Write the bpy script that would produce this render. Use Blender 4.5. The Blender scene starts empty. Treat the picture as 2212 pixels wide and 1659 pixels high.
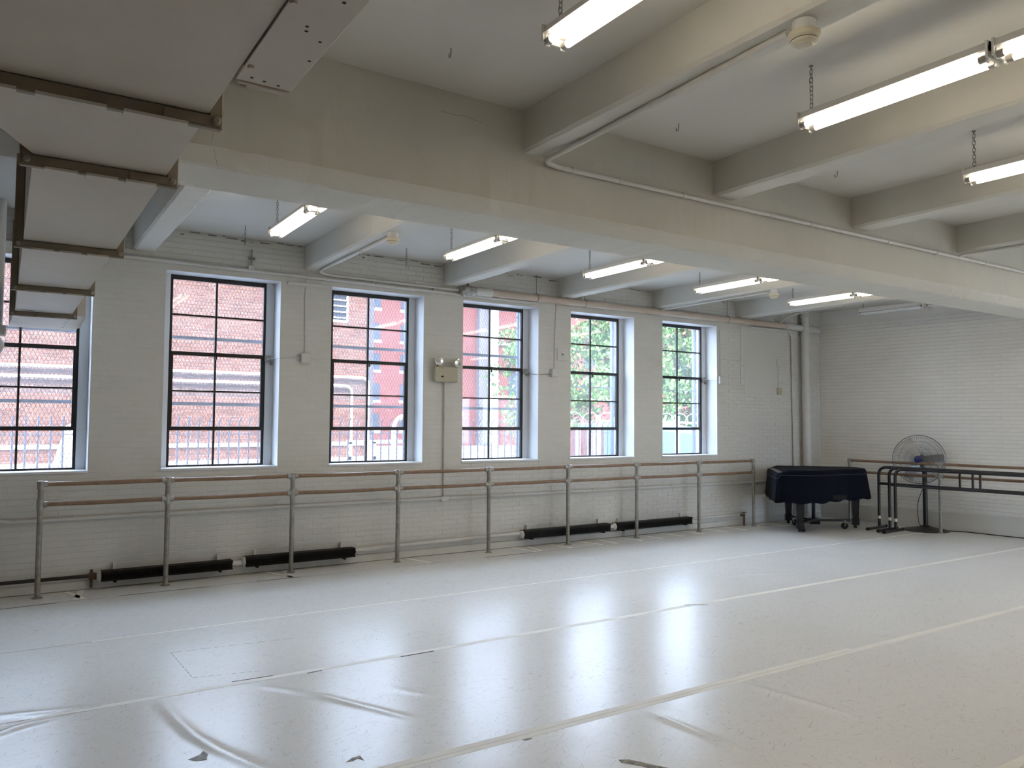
import bpy, math, random
from mathutils import Vector, Matrix
random.seed(7)
sc = bpy.context.scene
col = sc.collection

# ------------------------------------------------------------------ camera
FPX, YAW, PITCH, ROLL = 1689.13, 0.57691, 0.046523, 0.006965
def camera():
    f0 = Vector((math.sin(YAW), math.cos(YAW), 0)); r0 = Vector((math.cos(YAW), -math.sin(YAW), 0)); u0 = Vector((0, 0, 1))
    F = f0*math.cos(PITCH) + u0*math.sin(PITCH); U = -f0*math.sin(PITCH) + u0*math.cos(PITCH)
    R = r0*math.cos(ROLL) + U*math.sin(ROLL); U2 = -r0*math.sin(ROLL) + U*math.cos(ROLL)
    cd = bpy.data.cameras.new('camera'); cd.sensor_fit = 'HORIZONTAL'; cd.sensor_width = 36.0
    cd.lens = FPX/2212*36; cd.clip_start = 0.05; cd.clip_end = 500
    co = bpy.data.objects.new('camera', cd); col.objects.link(co)
    m = Matrix((R, U2, -F)).transposed().to_4x4(); m.translation = Vector((0, 0, 1.64))
    co.matrix_world = m; sc.camera = co
camera()

# ------------------------------------------------------------------ world, sun, exposure
w = bpy.data.worlds.new('sky'); sc.world = w; w.use_nodes = True
nt = w.node_tree; bg = nt.nodes['Background']
bg.inputs[0].default_value = (0.71, 0.89, 1.19, 1); bg.inputs[1].default_value = 11.5     # bright, evenly hazy sky
sl = bpy.data.lights.new('sun', 'SUN'); sl.energy = 11.0; sl.angle = math.radians(0.6); sl.color = (1, 0.90, 0.76)
so = bpy.data.objects.new('sun', sl); col.objects.link(so); so.location = (0, -20, 30)
so.rotation_euler = Vector((0.28, 0.68, -0.72)).to_track_quat('-Z', 'Y').to_euler()
LAMP = 8.8
sc.view_settings.view_transform = 'Standard'; sc.view_settings.look = 'None'
sc.view_settings.exposure = 0.45; sc.view_settings.gamma = 1.0; sc.view_settings.use_curve_mapping = False
sc.cycles.use_denoising = True
sc.cycles.max_bounces = 4; sc.cycles.diffuse_bounces = 3; sc.cycles.glossy_bounces = 3
sc.cycles.use_adaptive_sampling = False
sc.cycles.transparent_max_bounces = 8; sc.cycles.use_light_tree = False; sc.cycles.sample_clamp_indirect = 6.0; sc.cycles.caustics_reflective = False; sc.cycles.caustics_refractive = False

# ------------------------------------------------------------------ room figures (metres)
WY = 8.566          # face of the window wall
CZ = 3.58           # ceiling
BZ = 3.315          # underside of cross beams
XL, YB = -2.6, -1.2 # left wall, wall behind the camera
def ex(y): return 12.05 + 0.10*(WY - y)     # face of the (slightly skewed) end wall
WIN = [(-0.46, 0.704), (1.355, 2.53), (3.11, 4.283), (4.832, 5.995), (6.535, 7.70), (8.262, 9.436)]
WZ0, WZ1 = 1.122, 3.155

# ------------------------------------------------------------------ materials
MATS = {}
def mat(name, color, rough=0.6, metal=0.0, noise=None, bump=None, spec=0.5, emit=None, tint=0.0, coat=0.0):
    m = bpy.data.materials.new(name); m.use_nodes = True; MATS[name] = m
    n = m.node_tree.nodes; L = m.node_tree.links; b = n['Principled BSDF']
    b.inputs['Base Color'].default_value = (*color, 1); b.inputs['Roughness'].default_value = rough
    b.inputs['Metallic'].default_value = metal; b.inputs['Specular IOR Level'].default_value = spec
    b.inputs['Coat Weight'].default_value = coat
    if emit:
        b.inputs['Emission Color'].default_value = (*emit[0], 1); b.inputs['Emission Strength'].default_value = emit[1]
    tc = n.new('ShaderNodeTexCoord'); last = None
    if noise:
        scale, amt = noise[0], noise[1]; col2 = noise[2] if len(noise) > 2 else tuple(c*(1-amt) for c in color)
        nz = n.new('ShaderNodeTexNoise'); nz.inputs['Scale'].default_value = scale; nz.inputs['Detail'].default_value = 6; nz.inputs['Roughness'].default_value = 0.65
        L.new(tc.outputs['Object'], nz.inputs['Vector'])
        rp = n.new('ShaderNodeMapRange'); rp.inputs[1].default_value = 0.38; rp.inputs[2].default_value = 0.68
        L.new(nz.outputs[0], rp.inputs[0])
        mx = n.new('ShaderNodeMix'); mx.data_type = 'RGBA'
        L.new(rp.outputs[0], mx.inputs[0]); mx.inputs[6].default_value = (*color, 1); mx.inputs[7].default_value = (*col2, 1)
        last = mx.outputs[2]
    if tint:
        at = n.new('ShaderNodeAttribute'); at.attribute_name = 'tint'
        oi = n.new('ShaderNodeObjectInfo')
        ad = n.new('ShaderNodeMath'); ad.operation = 'ADD'; L.new(at.outputs['Fac'], ad.inputs[0]); L.new(oi.outputs['Random'], ad.inputs[1])
        fr = n.new('ShaderNodeMath'); fr.operation = 'FRACT'; L.new(ad.outputs[0], fr.inputs[0])
        mr = n.new('ShaderNodeMapRange'); mr.inputs[3].default_value = 1-tint; mr.inputs[4].default_value = 1+tint*0.6
        L.new(fr.outputs[0], mr.inputs[0])
        hs = n.new('ShaderNodeHueSaturation'); L.new(mr.outputs[0], hs.inputs['Value'])
        if last: L.new(last, hs.inputs['Color'])
        else: hs.inputs['Color'].default_value = (*color, 1)
        last = hs.outputs[0]
    if last: L.new(last, b.inputs['Base Color'])
    if bump:
        bz = n.new('ShaderNodeTexNoise'); bz.inputs['Scale'].default_value = bump[0]; bz.inputs['Detail'].default_value = 5
        L.new(tc.outputs['Object'], bz.inputs['Vector'])
        bp = n.new('ShaderNodeBump'); bp.inputs['Strength'].default_value = bump[1]; bp.inputs['Distance'].default_value = bump[2]
        L.new(bz.outputs[0], bp.inputs['Height']); L.new(bp.outputs[0], b.inputs['Normal'])
    return m

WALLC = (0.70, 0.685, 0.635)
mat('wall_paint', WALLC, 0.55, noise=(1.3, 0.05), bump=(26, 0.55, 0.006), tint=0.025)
mat('end_paint_brightened', (0.92, 0.90, 0.85), 0.55, noise=(1.3, 0.05), bump=(26, 0.55, 0.006), tint=0.02)  # wall paint made whiter to stand in for light missing on the end wall
mat('wall_mortar', (0.69, 0.675, 0.625), 0.7, noise=(2.0, 0.08), bump=(30, 0.4, 0.005))
mat('reveal_paint', (0.78, 0.79, 0.80), 0.5, noise=(3, 0.05), bump=(20, 0.25, 0.005))
mat('ceiling_paint', (0.70, 0.685, 0.63), 0.6, noise=(0.9, 0.05), bump=(9, 0.2, 0.01))
mat('beam_paint', (0.69, 0.675, 0.615), 0.6, noise=(1.5, 0.06), bump=(12, 0.4, 0.01))
mat('girder_paint', (0.66, 0.64, 0.565), 0.6, noise=(1.2, 0.07), bump=(10, 0.45, 0.012))
mat('crack', (0.20, 0.19, 0.17), 0.9)
mat('black_steel', (0.012, 0.012, 0.013), 0.45, noise=(30, 0.3))
mat('grille_steel', (0.17, 0.19, 0.24), 0.5)
mat('grille_wire', (0.16, 0.13, 0.14), 0.6)
mat('duct_paint', (0.62, 0.575, 0.50), 0.5, noise=(1.6, 0.10), bump=(2.2, 0.35, 0.03))
mat('flange_paint', (0.25, 0.21, 0.155), 0.45, noise=(5, 0.25))
mat('hole_black', (0.01, 0.01, 0.01), 0.9)
mat('lamp_white', (0.78, 0.78, 0.76), 0.35)
mat('lamp_cap', (0.35, 0.33, 0.30), 0.35, metal=0.7)
mat('tube_lit', (0.9, 0.9, 0.9), 0.4, emit=((1.0, 0.87, 0.69), LAMP))
mat('tube_off', (0.70, 0.72, 0.72), 0.25)
mat('chain_metal', (0.28, 0.27, 0.25), 0.45, metal=0.6)
mat('cream_plastic', (0.72, 0.66, 0.50), 0.45)
mat('box_beige', (0.47, 0.43, 0.31), 0.5)
mat('lens', (0.75, 0.75, 0.72), 0.1, metal=0.8)
mat('pipe_white', (0.70, 0.69, 0.65), 0.45, noise=(6, 0.08))
mat('pipe_beige', (0.60, 0.50, 0.41), 0.5, noise=(5, 0.12))
mat('pipe_black', (0.02, 0.02, 0.02), 0.5)
mat('foil', (0.62, 0.62, 0.60), 0.35, metal=0.5, noise=(14, 0.5), bump=(22, 1.0, 0.03))
mat('rust', (0.13, 0.07, 0.045), 0.8, noise=(25, 0.5))
mat('radiator_black', (0.010, 0.009, 0.008), 0.5, spec=0.15, noise=(12, 0.4))
mat('barre_wood', (0.30, 0.19, 0.115), 0.45, noise=(14, 0.35))
mat('post_grey', (0.33, 0.31, 0.27), 0.45, metal=0.35, noise=(18, 0.35))
mat('fitting_grey', (0.42, 0.40, 0.36), 0.4, metal=0.5, noise=(20, 0.25))
mat('piano_black', (0.006, 0.007, 0.010), 0.25, spec=0.3)
mat('cover_navy', (0.003, 0.0045, 0.010), 0.8, spec=0.08, bump=(14, 0.4, 0.01)).node_tree.nodes['Principled BSDF'].inputs['Sheen Weight'].default_value = 0.02
mat('seam_navy', (0.02, 0.028, 0.05), 0.7)
mat('brass', (0.10, 0.075, 0.04), 0.4, metal=0.8)
mat('steel', (0.45, 0.45, 0.46), 0.35, metal=0.8)
mat('tube_black', (0.010, 0.010, 0.014), 0.35)
mat('fan_blade', (0.42, 0.42, 0.42), 0.3, metal=0.7)
mat('fan_guard', (0.16, 0.17, 0.18), 0.4, metal=0.5)
mat('fan_hub', (0.02, 0.025, 0.12), 0.35)
mat('white_tape', (0.72, 0.71, 0.68), 0.5)
mat('floor_tape', (0.92, 0.90, 0.83), 0.5, noise=(6, 0.06))
mat('dark_gap', (0.03, 0.028, 0.025), 0.9)
mat('debris_dark', (0.05, 0.04, 0.025), 0.5, noise=(30, 0.5, (0.35, 0.28, 0.12)))
mat('wood_floor', (0.12, 0.10, 0.08), 0.7)
# outside
mat('brick_red', (0.165, 0.056, 0.032), 0.85, tint=0.30, noise=(2.2, 0.2, (0.135, 0.052, 0.032)))
mat('brick_grey', (0.105, 0.06, 0.052), 0.85, tint=0.25)
mat('mortar_out', (0.24, 0.19, 0.17), 0.9)
mat('red_facade', (0.105, 0.020, 0.014), 0.8, noise=(0.4, 0.15), bump=(6, 0.3, 0.02))
mat('lavender_stone', (0.075, 0.068, 0.08), 0.8, noise=(1, 0.15))
mat('cream_stone', (0.36, 0.33, 0.26), 0.7)
mat('white_out', (0.85, 0.85, 0.82), 0.6)
mat('glass_dark', (0.025, 0.035, 0.05), 0.45, spec=0.2)
mat('fence_paint', (0.17, 0.155, 0.185), 0.6)
mat('leaf_green', (0.085, 0.17, 0.035), 0.6, tint=0.6)
mat('leaf_red', (0.26, 0.075, 0.035), 0.6, tint=0.4)
mat('bark', (0.12, 0.09, 0.06), 0.9)
mat('asphalt', (0.25, 0.25, 0.25), 0.9)
mat('blue_tarp', (0.055, 0.15, 0.20), 0.6)
mat('grey_boards', (0.20, 0.17, 0.18), 0.7, noise=(2, 0.2))

def glass_mat():
    m = bpy.data.materials.new('window_glass'); m.use_nodes = True; MATS['window_glass'] = m
    n = m.node_tree.nodes; L = m.node_tree.links
    for x in list(n):
        if x.type != 'OUTPUT_MATERIAL': n.remove(x)
    out = n['Material Output']
    tr = n.new('ShaderNodeBsdfTransparent'); tr.inputs[0].default_value = (0.97, 0.98, 0.98, 1)
    tl = n.new('ShaderNodeBsdfTranslucent'); tl.inputs[0].default_value = (0.9, 0.92, 0.95, 1)
    gl = n.new('ShaderNodeBsdfGlossy'); gl.inputs['Roughness'].default_value = 0.03
    fr = n.new('ShaderNodeFresnel'); fr.inputs[0].default_value = 1.5
    m1 = n.new('ShaderNodeMixShader'); m1.inputs[0].default_value = 0.03
    L.new(tr.outputs[0], m1.inputs[1]); L.new(tl.outputs[0], m1.inputs[2])
    m2 = n.new('ShaderNodeMixShader'); ge = n.new('ShaderNodeNewGeometry'); inv = n.new('ShaderNodeMath'); inv.operation = 'SUBTRACT'; inv.inputs[0].default_value = 1.0; L.new(ge.outputs['Backfacing'], inv.inputs[1])
    mu = n.new('ShaderNodeMath'); mu.operation = 'MULTIPLY'; L.new(fr.outputs[0], mu.inputs[0]); L.new(inv.outputs[0], mu.inputs[1])
    L.new(mu.outputs[0], m2.inputs[0]); L.new(m1.outputs[0], m2.inputs[1]); L.new(gl.outputs[0], m2.inputs[2])
    L.new(m2.outputs[0], out.inputs[0])
glass_mat()

def vinyl_mat():
    m = mat('vinyl', (0.60, 0.595, 0.575), 0.2, spec=0.30)
    n = m.node_tree.nodes; L = m.node_tree.links; b = n['Principled BSDF']
    tc = n['Texture Coordinate']
    def noise(scale, detail, mp=(1, 1, 1), rot=0.0, rough=0.6, dist=0.0):
        mpn = n.new('ShaderNodeMapping'); mpn.inputs['Scale'].default_value = mp; mpn.inputs['Rotation'].default_value = (0, 0, rot)
        mr0 = n.new('ShaderNodeMapping'); mr0.inputs['Rotation'].default_value = (0, 0, rot); mpn.inputs['Rotation'].default_value = (0, 0, 0)
        L.new(tc.outputs['Object'], mr0.inputs[0]); L.new(mr0.outputs[0], mpn.inputs[0])
        z = n.new('ShaderNodeTexNoise'); z.inputs['Scale'].default_value = scale; z.inputs['Detail'].default_value = detail
        z.inputs['Roughness'].default_value = rough; z.inputs['Distortion'].default_value = dist
        L.new(mpn.outputs[0], z.inputs['Vector']); return z.outputs[0]
    def rng(s, a, c, o0=0.0, o1=1.0):
        r = n.new('ShaderNodeMapRange'); r.inputs[1].default_value = a; r.inputs[2].default_value = c
        r.inputs[3].default_value = o0; r.inputs[4].default_value = o1; L.new(s, r.inputs[0]); return r.outputs[0]
    def mth(op, a, c):
        k = n.new('ShaderNodeMath'); k.operation = op
        for i, v in enumerate((a, c)):
            if isinstance(v, (int, float)): k.inputs[i].default_value = v
            else: L.new(v, k.inputs[i])
        return k.outputs[0]
    # scuffs: thin stretched marks in several directions, broken into patches
    tot = None
    for i, (rot, sx, sy) in enumerate(((0.2, 6, 62), (1.1, 8, 80), (-0.5, 5, 70), (1.9, 9, 74))):
        s = rng(noise(1.6, 3, (sx, sy, 1), rot, 0.5, 0.4), 0.645, 0.69)
        p = rng(noise(0.8 + 0.3*i, 2), 0.25, 0.75, 0.1, 1.0)
        s = mth('MULTIPLY', s, p)
        tot = s if tot is None else mth('MAXIMUM', tot, s)
    big = rng(noise(0.9, 6), 0.42, 0.7)
    mx = n.new('ShaderNodeMix'); mx.data_type = 'RGBA'; L.new(mth('MULTIPLY', tot, 0.62), mx.inputs[0])
    mb = n.new('ShaderNodeMix'); mb.data_type = 'RGBA'; L.new(big, mb.inputs[0])
    mb.inputs[6].default_value = (0.865, 0.855, 0.825, 1); mb.inputs[7].default_value = (0.83, 0.818, 0.785, 1)
    L.new(mb.outputs[2], mx.inputs[6]); mx.inputs[7].default_value = (0.30, 0.28, 0.25, 1)
    L.new(mx.outputs[2], b.inputs['Base Color'])
    b.inputs['Roughness'].default_value = 0.265
    bp = n.new('ShaderNodeBump'); bp.inputs['Strength'].default_value = 0.10; bp.inputs['Distance'].default_value = 0.02
    L.new(noise(3.5, 3), bp.inputs['Height'])
    L.new(bp.outputs[0], b.inputs['Normal'])
vinyl_mat()

def soot():
    # dirt carried up the wall by the convectors: a stain on the paint itself
    m = MATS['wall_paint']; n = m.node_tree.nodes; L = m.node_tree.links; b = n['Principled BSDF']
    src = b.inputs['Base Color'].links[0].from_socket
    ge = n.new('ShaderNodeNewGeometry'); sx = n.new('ShaderNodeSeparateXYZ'); L.new(ge.outputs['Position'], sx.inputs[0])
    def box(x0, x1):
        a = n.new('ShaderNodeMapRange'); a.interpolation_type = 'SMOOTHSTEP'; a.inputs[1].default_value = x0-.12; a.inputs[2].default_value = x0+.12; L.new(sx.outputs[0], a.inputs[0])
        c = n.new('ShaderNodeMapRange'); c.interpolation_type = 'SMOOTHSTEP'; c.inputs[1].default_value = x1+.12; c.inputs[2].default_value = x1-.12; L.new(sx.outputs[0], c.inputs[0])
        k = n.new('ShaderNodeMath'); k.operation = 'MULTIPLY'; L.new(a.outputs[0], k.inputs[0]); L.new(c.outputs[0], k.inputs[1]); return k.outputs[0]
    acc = None
    for x0, x1 in ((0.95, 1.9), (2.3, 3.3), (5.8, 7.0), (7.35, 8.65)):
        o = box(x0, x1)
        if acc is None: acc = o
        else:
            k = n.new('ShaderNodeMath'); k.operation = 'ADD'; L.new(acc, k.inputs[0]); L.new(o, k.inputs[1]); acc = k.outputs[0]
    z = n.new('ShaderNodeMapRange'); z.inputs[1].default_value = 0.78; z.inputs[2].default_value = 0.25; L.new(sx.outputs[2], z.inputs[0])
    nz = n.new('ShaderNodeTexNoise'); nz.inputs['Scale'].default_value = 3.0; nz.inputs['Detail'].default_value = 5; L.new(ge.outputs['Position'], nz.inputs['Vector'])
    k1 = n.new('ShaderNodeMath'); k1.operation = 'MULTIPLY'; L.new(acc, k1.inputs[0]); L.new(z.outputs[0], k1.inputs[1])
    k2 = n.new('ShaderNodeMath'); k2.operation = 'MULTIPLY'; L.new(k1.outputs[0], k2.inputs[0]); L.new(nz.outputs[0], k2.inputs[1])
    k3 = n.new('ShaderNodeMath'); k3.operation = 'MULTIPLY'; L.new(k2.outputs[0], k3.inputs[0]); k3.inputs[1].default_value = 0.55
    mx = n.new('ShaderNodeMix'); mx.data_type = 'RGBA'; L.new(k3.outputs[0], mx.inputs[0]); L.new(src, mx.inputs[6]); mx.inputs[7].default_value = (0.30, 0.29, 0.275, 1)
    L.new(mx.outputs[2], b.inputs['Base Color'])
soot()

# ------------------------------------------------------------------ mesh builder
class MB:
    def __init__(s): s.v = []; s.f = []; s.tint = None
    def quad(s, a, b, c, d):
        i = len(s.v); s.v += [tuple(a), tuple(b), tuple(c), tuple(d)]; s.f.append((i, i+1, i+2, i+3))
    def box(s, x0, x1, y0, y1, z0, z1):
        i = len(s.v)
        s.v += [(x0,y0,z0),(x1,y0,z0),(x1,y1,z0),(x0,y1,z0),(x0,y0,z1),(x1,y0,z1),(x1,y1,z1),(x0,y1,z1)]
        s.f += [(i,i+3,i+2,i+1),(i+4,i+5,i+6,i+7),(i,i+1,i+5,i+4),(i+1,i+2,i+6,i+5),(i+2,i+3,i+7,i+6),(i+3,i,i+4,i+7)]
        return s
    def bbox(s, x0, x1, y0, y1, z0, z1, c):
        """box with chamfered edges"""
        xs = (x0, x1); ys = (y0, y1); zs = (z0, z1); i = len(s.v); idx = {}
        sg = (1, -1)
        for a in (0,1):
            for b in (0,1):
                for d in (0,1):
                    P = (xs[a], ys[b], zs[d]); q = (P[0]+sg[a]*c, P[1]+sg[b]*c, P[2]+sg[d]*c)
                    idx[a,b,d,0] = len(s.v); s.v.append((P[0], q[1], q[2]))
                    idx[a,b,d,1] = len(s.v); s.v.append((q[0], P[1], q[2]))
                    idx[a,b,d,2] = len(s.v); s.v.append((q[0], q[1], P[2]))
        T = [(0,0),(1,0),(1,1),(0,1)]
        for a in (0,1):
            f = [idx[a,p,q,0] for p,q in T]; s.f.append(tuple(f if a else f[::-1]))
            f = [idx[p,a,q,1] for p,q in T]; s.f.append(tuple(f[::-1] if a else f))
            f = [idx[p,q,a,2] for p,q in T]; s.f.append(tuple(f if a else f[::-1]))
        for a in (0,1):
            for b in (0,1):
                s.f.append((idx[a,b,0,0],idx[a,b,1,0],idx[a,b,1,1],idx[a,b,0,1]))
                s.f.append((idx[a,0,b,0],idx[a,1,b,0],idx[a,1,b,2],idx[a,0,b,2]))
                s.f.append((idx[0,a,b,1],idx[1,a,b,1],idx[1,a,b,2],idx[0,a,b,2]))
                for d in (0,1): s.f.append((idx[a,b,d,0],idx[a,b,d,1],idx[a,b,d,2]))
        return s
    def tube(s, pts, r, n=10, cap=True, radii=None):
        pts = [Vector(p) for p in pts]; k = len(pts); base = len(s.v)
        t0 = (pts[1]-pts[0]).normalized(); up = Vector((0,0,1)) if abs(t0.z) < 0.9 else Vector((1,0,0))
        nrm = (up - t0*up.dot(t0)).normalized()
        for j in range(k):
            if j == 0: t = t0
            elif j == k-1: t = (pts[j]-pts[j-1]).normalized()
            else: t = ((pts[j]-pts[j-1]).normalized() + (pts[j+1]-pts[j]).normalized()).normalized()
            nrm = (nrm - t*nrm.dot(t)).normalized(); bi = t.cross(nrm)
            rr = radii[j] if radii else r
            for q in range(n):
                a = 2*math.pi*q/n; s.v.append(tuple(pts[j] + nrm*(rr*math.cos(a)) + bi*(rr*math.sin(a))))
        for j in range(k-1):
            for q in range(n):
                a = base+j*n+q; b = base+j*n+(q+1) % n; s.f.append((a, b, b+n, a+n))
        if cap:
            s.f.append(tuple(base+q for q in reversed(range(n)))); s.f.append(tuple(base+(k-1)*n+q for q in range(n)))
        return s
    def loop(s, pts, r, n=6):
        """closed tube"""
        pts = [Vector(p) for p in pts]; k = len(pts); base = len(s.v); nrm = None
        ctr = sum(pts, Vector())/k; pn = (pts[0]-ctr).cross(pts[1]-ctr).normalized()
        for j in range(k):
            t = (pts[(j+1) % k]-pts[j-1]).normalized(); bi = t.cross(pn)
            for q in range(n):
                a = 2*math.pi*q/n; s.v.append(tuple(pts[j] + pn*(r*math.cos(a)) + bi*(r*math.sin(a))))
        for j in range(k):
            for q in range(n):
                a = base+j*n+q; b = base+j*n+(q+1) % n; c = base+((j+1) % k)*n
                s.f.append((a, b, c+(q+1) % n, c+q))
        return s
    def lathe(s, o, axis, prof, n=24):
        """prof: (radius, height along axis)"""
        o = Vector(o); ax = Vector(axis).normalized(); u = ax.orthogonal().normalized(); v = ax.cross(u); base = len(s.v)
        for r, h in prof:
            for q in range(n):
                a = 2*math.pi*q/n; s.v.append(tuple(o + ax*h + u*(r*math.cos(a)) + v*(r*math.sin(a))))
        for j in range(len(prof)-1):
            for q in range(n):
                a = base+j*n+q; b = base+j*n+(q+1) % n; s.f.append((a, b, b+n, a+n))
        s.f.append(tuple(base+q for q in reversed(range(n)))); s.f.append(tuple(base+(len(prof)-1)*n+q for q in range(n)))
        return s
    def prism(s, poly, z0, z1):
        n = len(poly); i = len(s.v)
        s.v += [(p[0], p[1], z0) for p in poly] + [(p[0], p[1], z1) for p in poly]
        s.f.append(tuple(i+q for q in reversed(range(n)))); s.f.append(tuple(i+n+q for q in range(n)))
        for q in range(n): s.f.append((i+q, i+(q+1) % n, i+n+(q+1) % n, i+n+q))
        return s
    def extrude(s, prof, fn, t0, t1, step, jit=0.0, seed=0):
        """closed profile of (a,b) swept along t; fn(t,a,b)->xyz; jitter roughens the corners"""
        rd = random.Random(seed); k = max(1, int(round(abs(t1-t0)/step))); n = len(prof); i = len(s.v)
        for j in range(k+1):
            t = t0+(t1-t0)*j/k
            for a, b in prof:
                s.v.append(tuple(fn(t, a+rd.uniform(-jit, jit), b+rd.uniform(-jit, jit))))
        for j in range(k):
            for q in range(n):
                a = i+j*n+q; b = i+j*n+(q+1) % n; s.f.append((a, b, b+n, a+n))
        s.f.append(tuple(i+q for q in reversed(range(n)))); s.f.append(tuple(i+k*n+q for q in range(n)))
        return s
    def mesh(s, name):
        me = bpy.data.meshes.new(name); me.from_pydata(s.v, [], s.f); me.validate(); me.update()
        if s.tint is not None:
            at = me.attributes.new('tint', 'FLOAT', 'FACE'); at.data.foreach_set('value', s.tint[:len(me.polygons)] if len(s.tint) >= len(me.polygons) else s.tint+[0]*(len(me.polygons)-len(s.tint)))
        return me
    def build(s, name, material, parent=None, smooth=False, fixn=True):
        me = s.mesh(name)
        if fixn:
            import bmesh
            bm = bmesh.new(); bm.from_mesh(me); bmesh.ops.recalc_face_normals(bm, faces=bm.faces); bm.to_mesh(me); bm.free()
        me.materials.append(MATS[material])
        if smooth:
            me.polygons.foreach_set('use_smooth', [True]*len(me.polygons))
            try: me.set_sharp_from_angle(angle=math.radians(40))
            except Exception: pass
        o = bpy.data.objects.new(name, me); col.objects.link(o)
        if parent is not None: attach(o, parent)
        return o
def attach(o, parent):
    o.parent = parent
    if parent.type == 'EMPTY': o.location = -parent.location   # meshes are written in room coordinates
def thing(name, label, cat, loc, group=None, kind=None):
    o = bpy.data.objects.new(name, None); col.objects.link(o); o.location = loc; o.empty_display_size = 0.1
    return tag(o, label, cat, group, kind)
def tag(o, label=None, cat=None, group=None, kind=None):
    if label: o['label'] = label
    if cat: o['category'] = cat
    if group: o['group'] = group
    if kind: o['kind'] = kind
    return o
def copy_tree(o, parent=None):
    c = o.copy(); col.objects.link(c); c.parent = parent
    for ch in list(o.children): copy_tree(ch, c)
    return c
def linked(name, me, parent, loc=(0,0,0), rot=(0,0,0)):
    o = bpy.data.objects.new(name, me); col.objects.link(o)
    o.parent = parent; o.rotation_euler = rot
    o.location = Vector(loc) - (parent.location if parent is not None and parent.type == 'EMPTY' else Vector())
    return o
def arc(c, u, v, r, a0, a1, n=8):
    c = Vector(c); u = Vector(u); v = Vector(v)
    return [c + u*(r*math.cos(a0+(a1-a0)*i/n)) + v*(r*math.sin(a0+(a1-a0)*i/n)) for i in range(n+1)]
def bend(pts, r, n=6):
    """polyline with rounded corners"""
    pts = [Vector(p) for p in pts]; out = [pts[0]]
    for i in range(1, len(pts)-1):
        a, b, c = pts[i-1], pts[i], pts[i+1]; d1 = (a-b).normalized(); d2 = (c-b).normalized()
        rr = min(r, (a-b).length*0.49, (c-b).length*0.49)
        for k in range(n+1):
            t = k/n; out.append((b+d1*rr)*(1-t)**2 + b*(2*t*(1-t)) + (b+d2*rr)*t*t)
    out.append(pts[-1]); return out

# ------------------------------------------------------------------ bricks
def brick_course(u0, u1, z0, z1, holes, bl, bh, joint, ju=None):
    """rectangles (u0,u1,z0,z1) of a running bond clipped by rectangular holes"""
    out = []; r = 0; z = z0; ju = joint if ju is None else ju
    while z < z1-0.012:
        zt = min(z+bh-joint, z1); off = (bl/2 if r % 2 else 0) + random.uniform(-.006, .006); u = u0-off
        while u < u1:
            a, b = max(u, u0), min(u+bl-ju, u1); u += bl
            if b-a < 0.02: continue
            segs = [(a, b, z, zt)]
            for h in holes:
                nx = []
                for s in segs:
                    if s[1] <= h[0] or s[0] >= h[1] or s[3] <= h[2] or s[2] >= h[3]: nx.append(s); continue
                    if s[2] < h[2]-.01: nx.append((s[0], s[1], s[2], h[2])); continue
                    if s[3] > h[3]+.01: nx.append((s[0], s[1], h[3], s[3])); continue
                    if s[0] < h[0]-.02: nx.append((s[0], h[0], s[2], s[3]))
                    if s[1] > h[1]+.02: nx.append((h[1], s[1], s[2], s[3]))
                segs = nx
            out += segs
        z += bh; r += 1
    return out
def brick_geo(mb, r, fn, dep, ch, cuf=1.0):
    """front face with chamfered margins; fn(u,z,d) -> xyz, d out of the wall"""
    a, b, c, d = r; cu = min(ch*cuf, (b-a)*.3); ch = min(ch, (d-c)*.3); i = len(mb.v); jt = dep*.3
    j = lambda: random.uniform(-jt, jt)
    mb.v += [fn(a,c,0), fn(b,c,0), fn(b,d,0), fn(a,d,0), fn(a+cu,c+ch,dep+j()), fn(b-cu,c+ch,dep+j()), fn(b-cu,d-ch,dep+j()), fn(a+cu,d-ch,dep+j())]
    mb.f += [(i+4,i+5,i+6,i+7),(i,i+1,i+5,i+4),(i+1,i+2,i+6,i+5),(i+2,i+3,i+7,i+6),(i+3,i,i+4,i+7)]
def lay_bricks(parent, rects, fn, material, depf, ch, score, name='brick', nmax=300, cuf=1.0):
    rects = sorted(rects, key=score)
    protos = {}
    for r in rects[:nmax]:
        key = (round(r[1]-r[0], 2), round(r[3]-r[2], 3), round(depf(r), 4), random.randrange(3))
        if key not in protos:
            mb = MB(); brick_geo(mb, (0, r[1]-r[0], 0, r[3]-r[2]), lambda u, z, d: Vector(fn(u, z, d))-Vector(fn(0, 0, 0)), depf(r)*(.55, .9, 1.25)[key[3]], ch, cuf)
            mb.v = [tuple(v) for v in mb.v]; me = mb.mesh(name); me.materials.append(MATS[material]); protos[key] = me
        linked(name, protos[key], parent, fn(r[0], r[2], 0))
    mb = MB(); tint = []
    for r in rects[nmax:]:
        brick_geo(mb, r, fn, depf(r)*random.uniform(.5, 1.3), ch, cuf); tint += [random.random()]*5
    mb.tint = tint
    if mb.f:
        o = mb.build(name+'_field', material, parent, fixn=False); o['kind'] = 'stuff'

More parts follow.
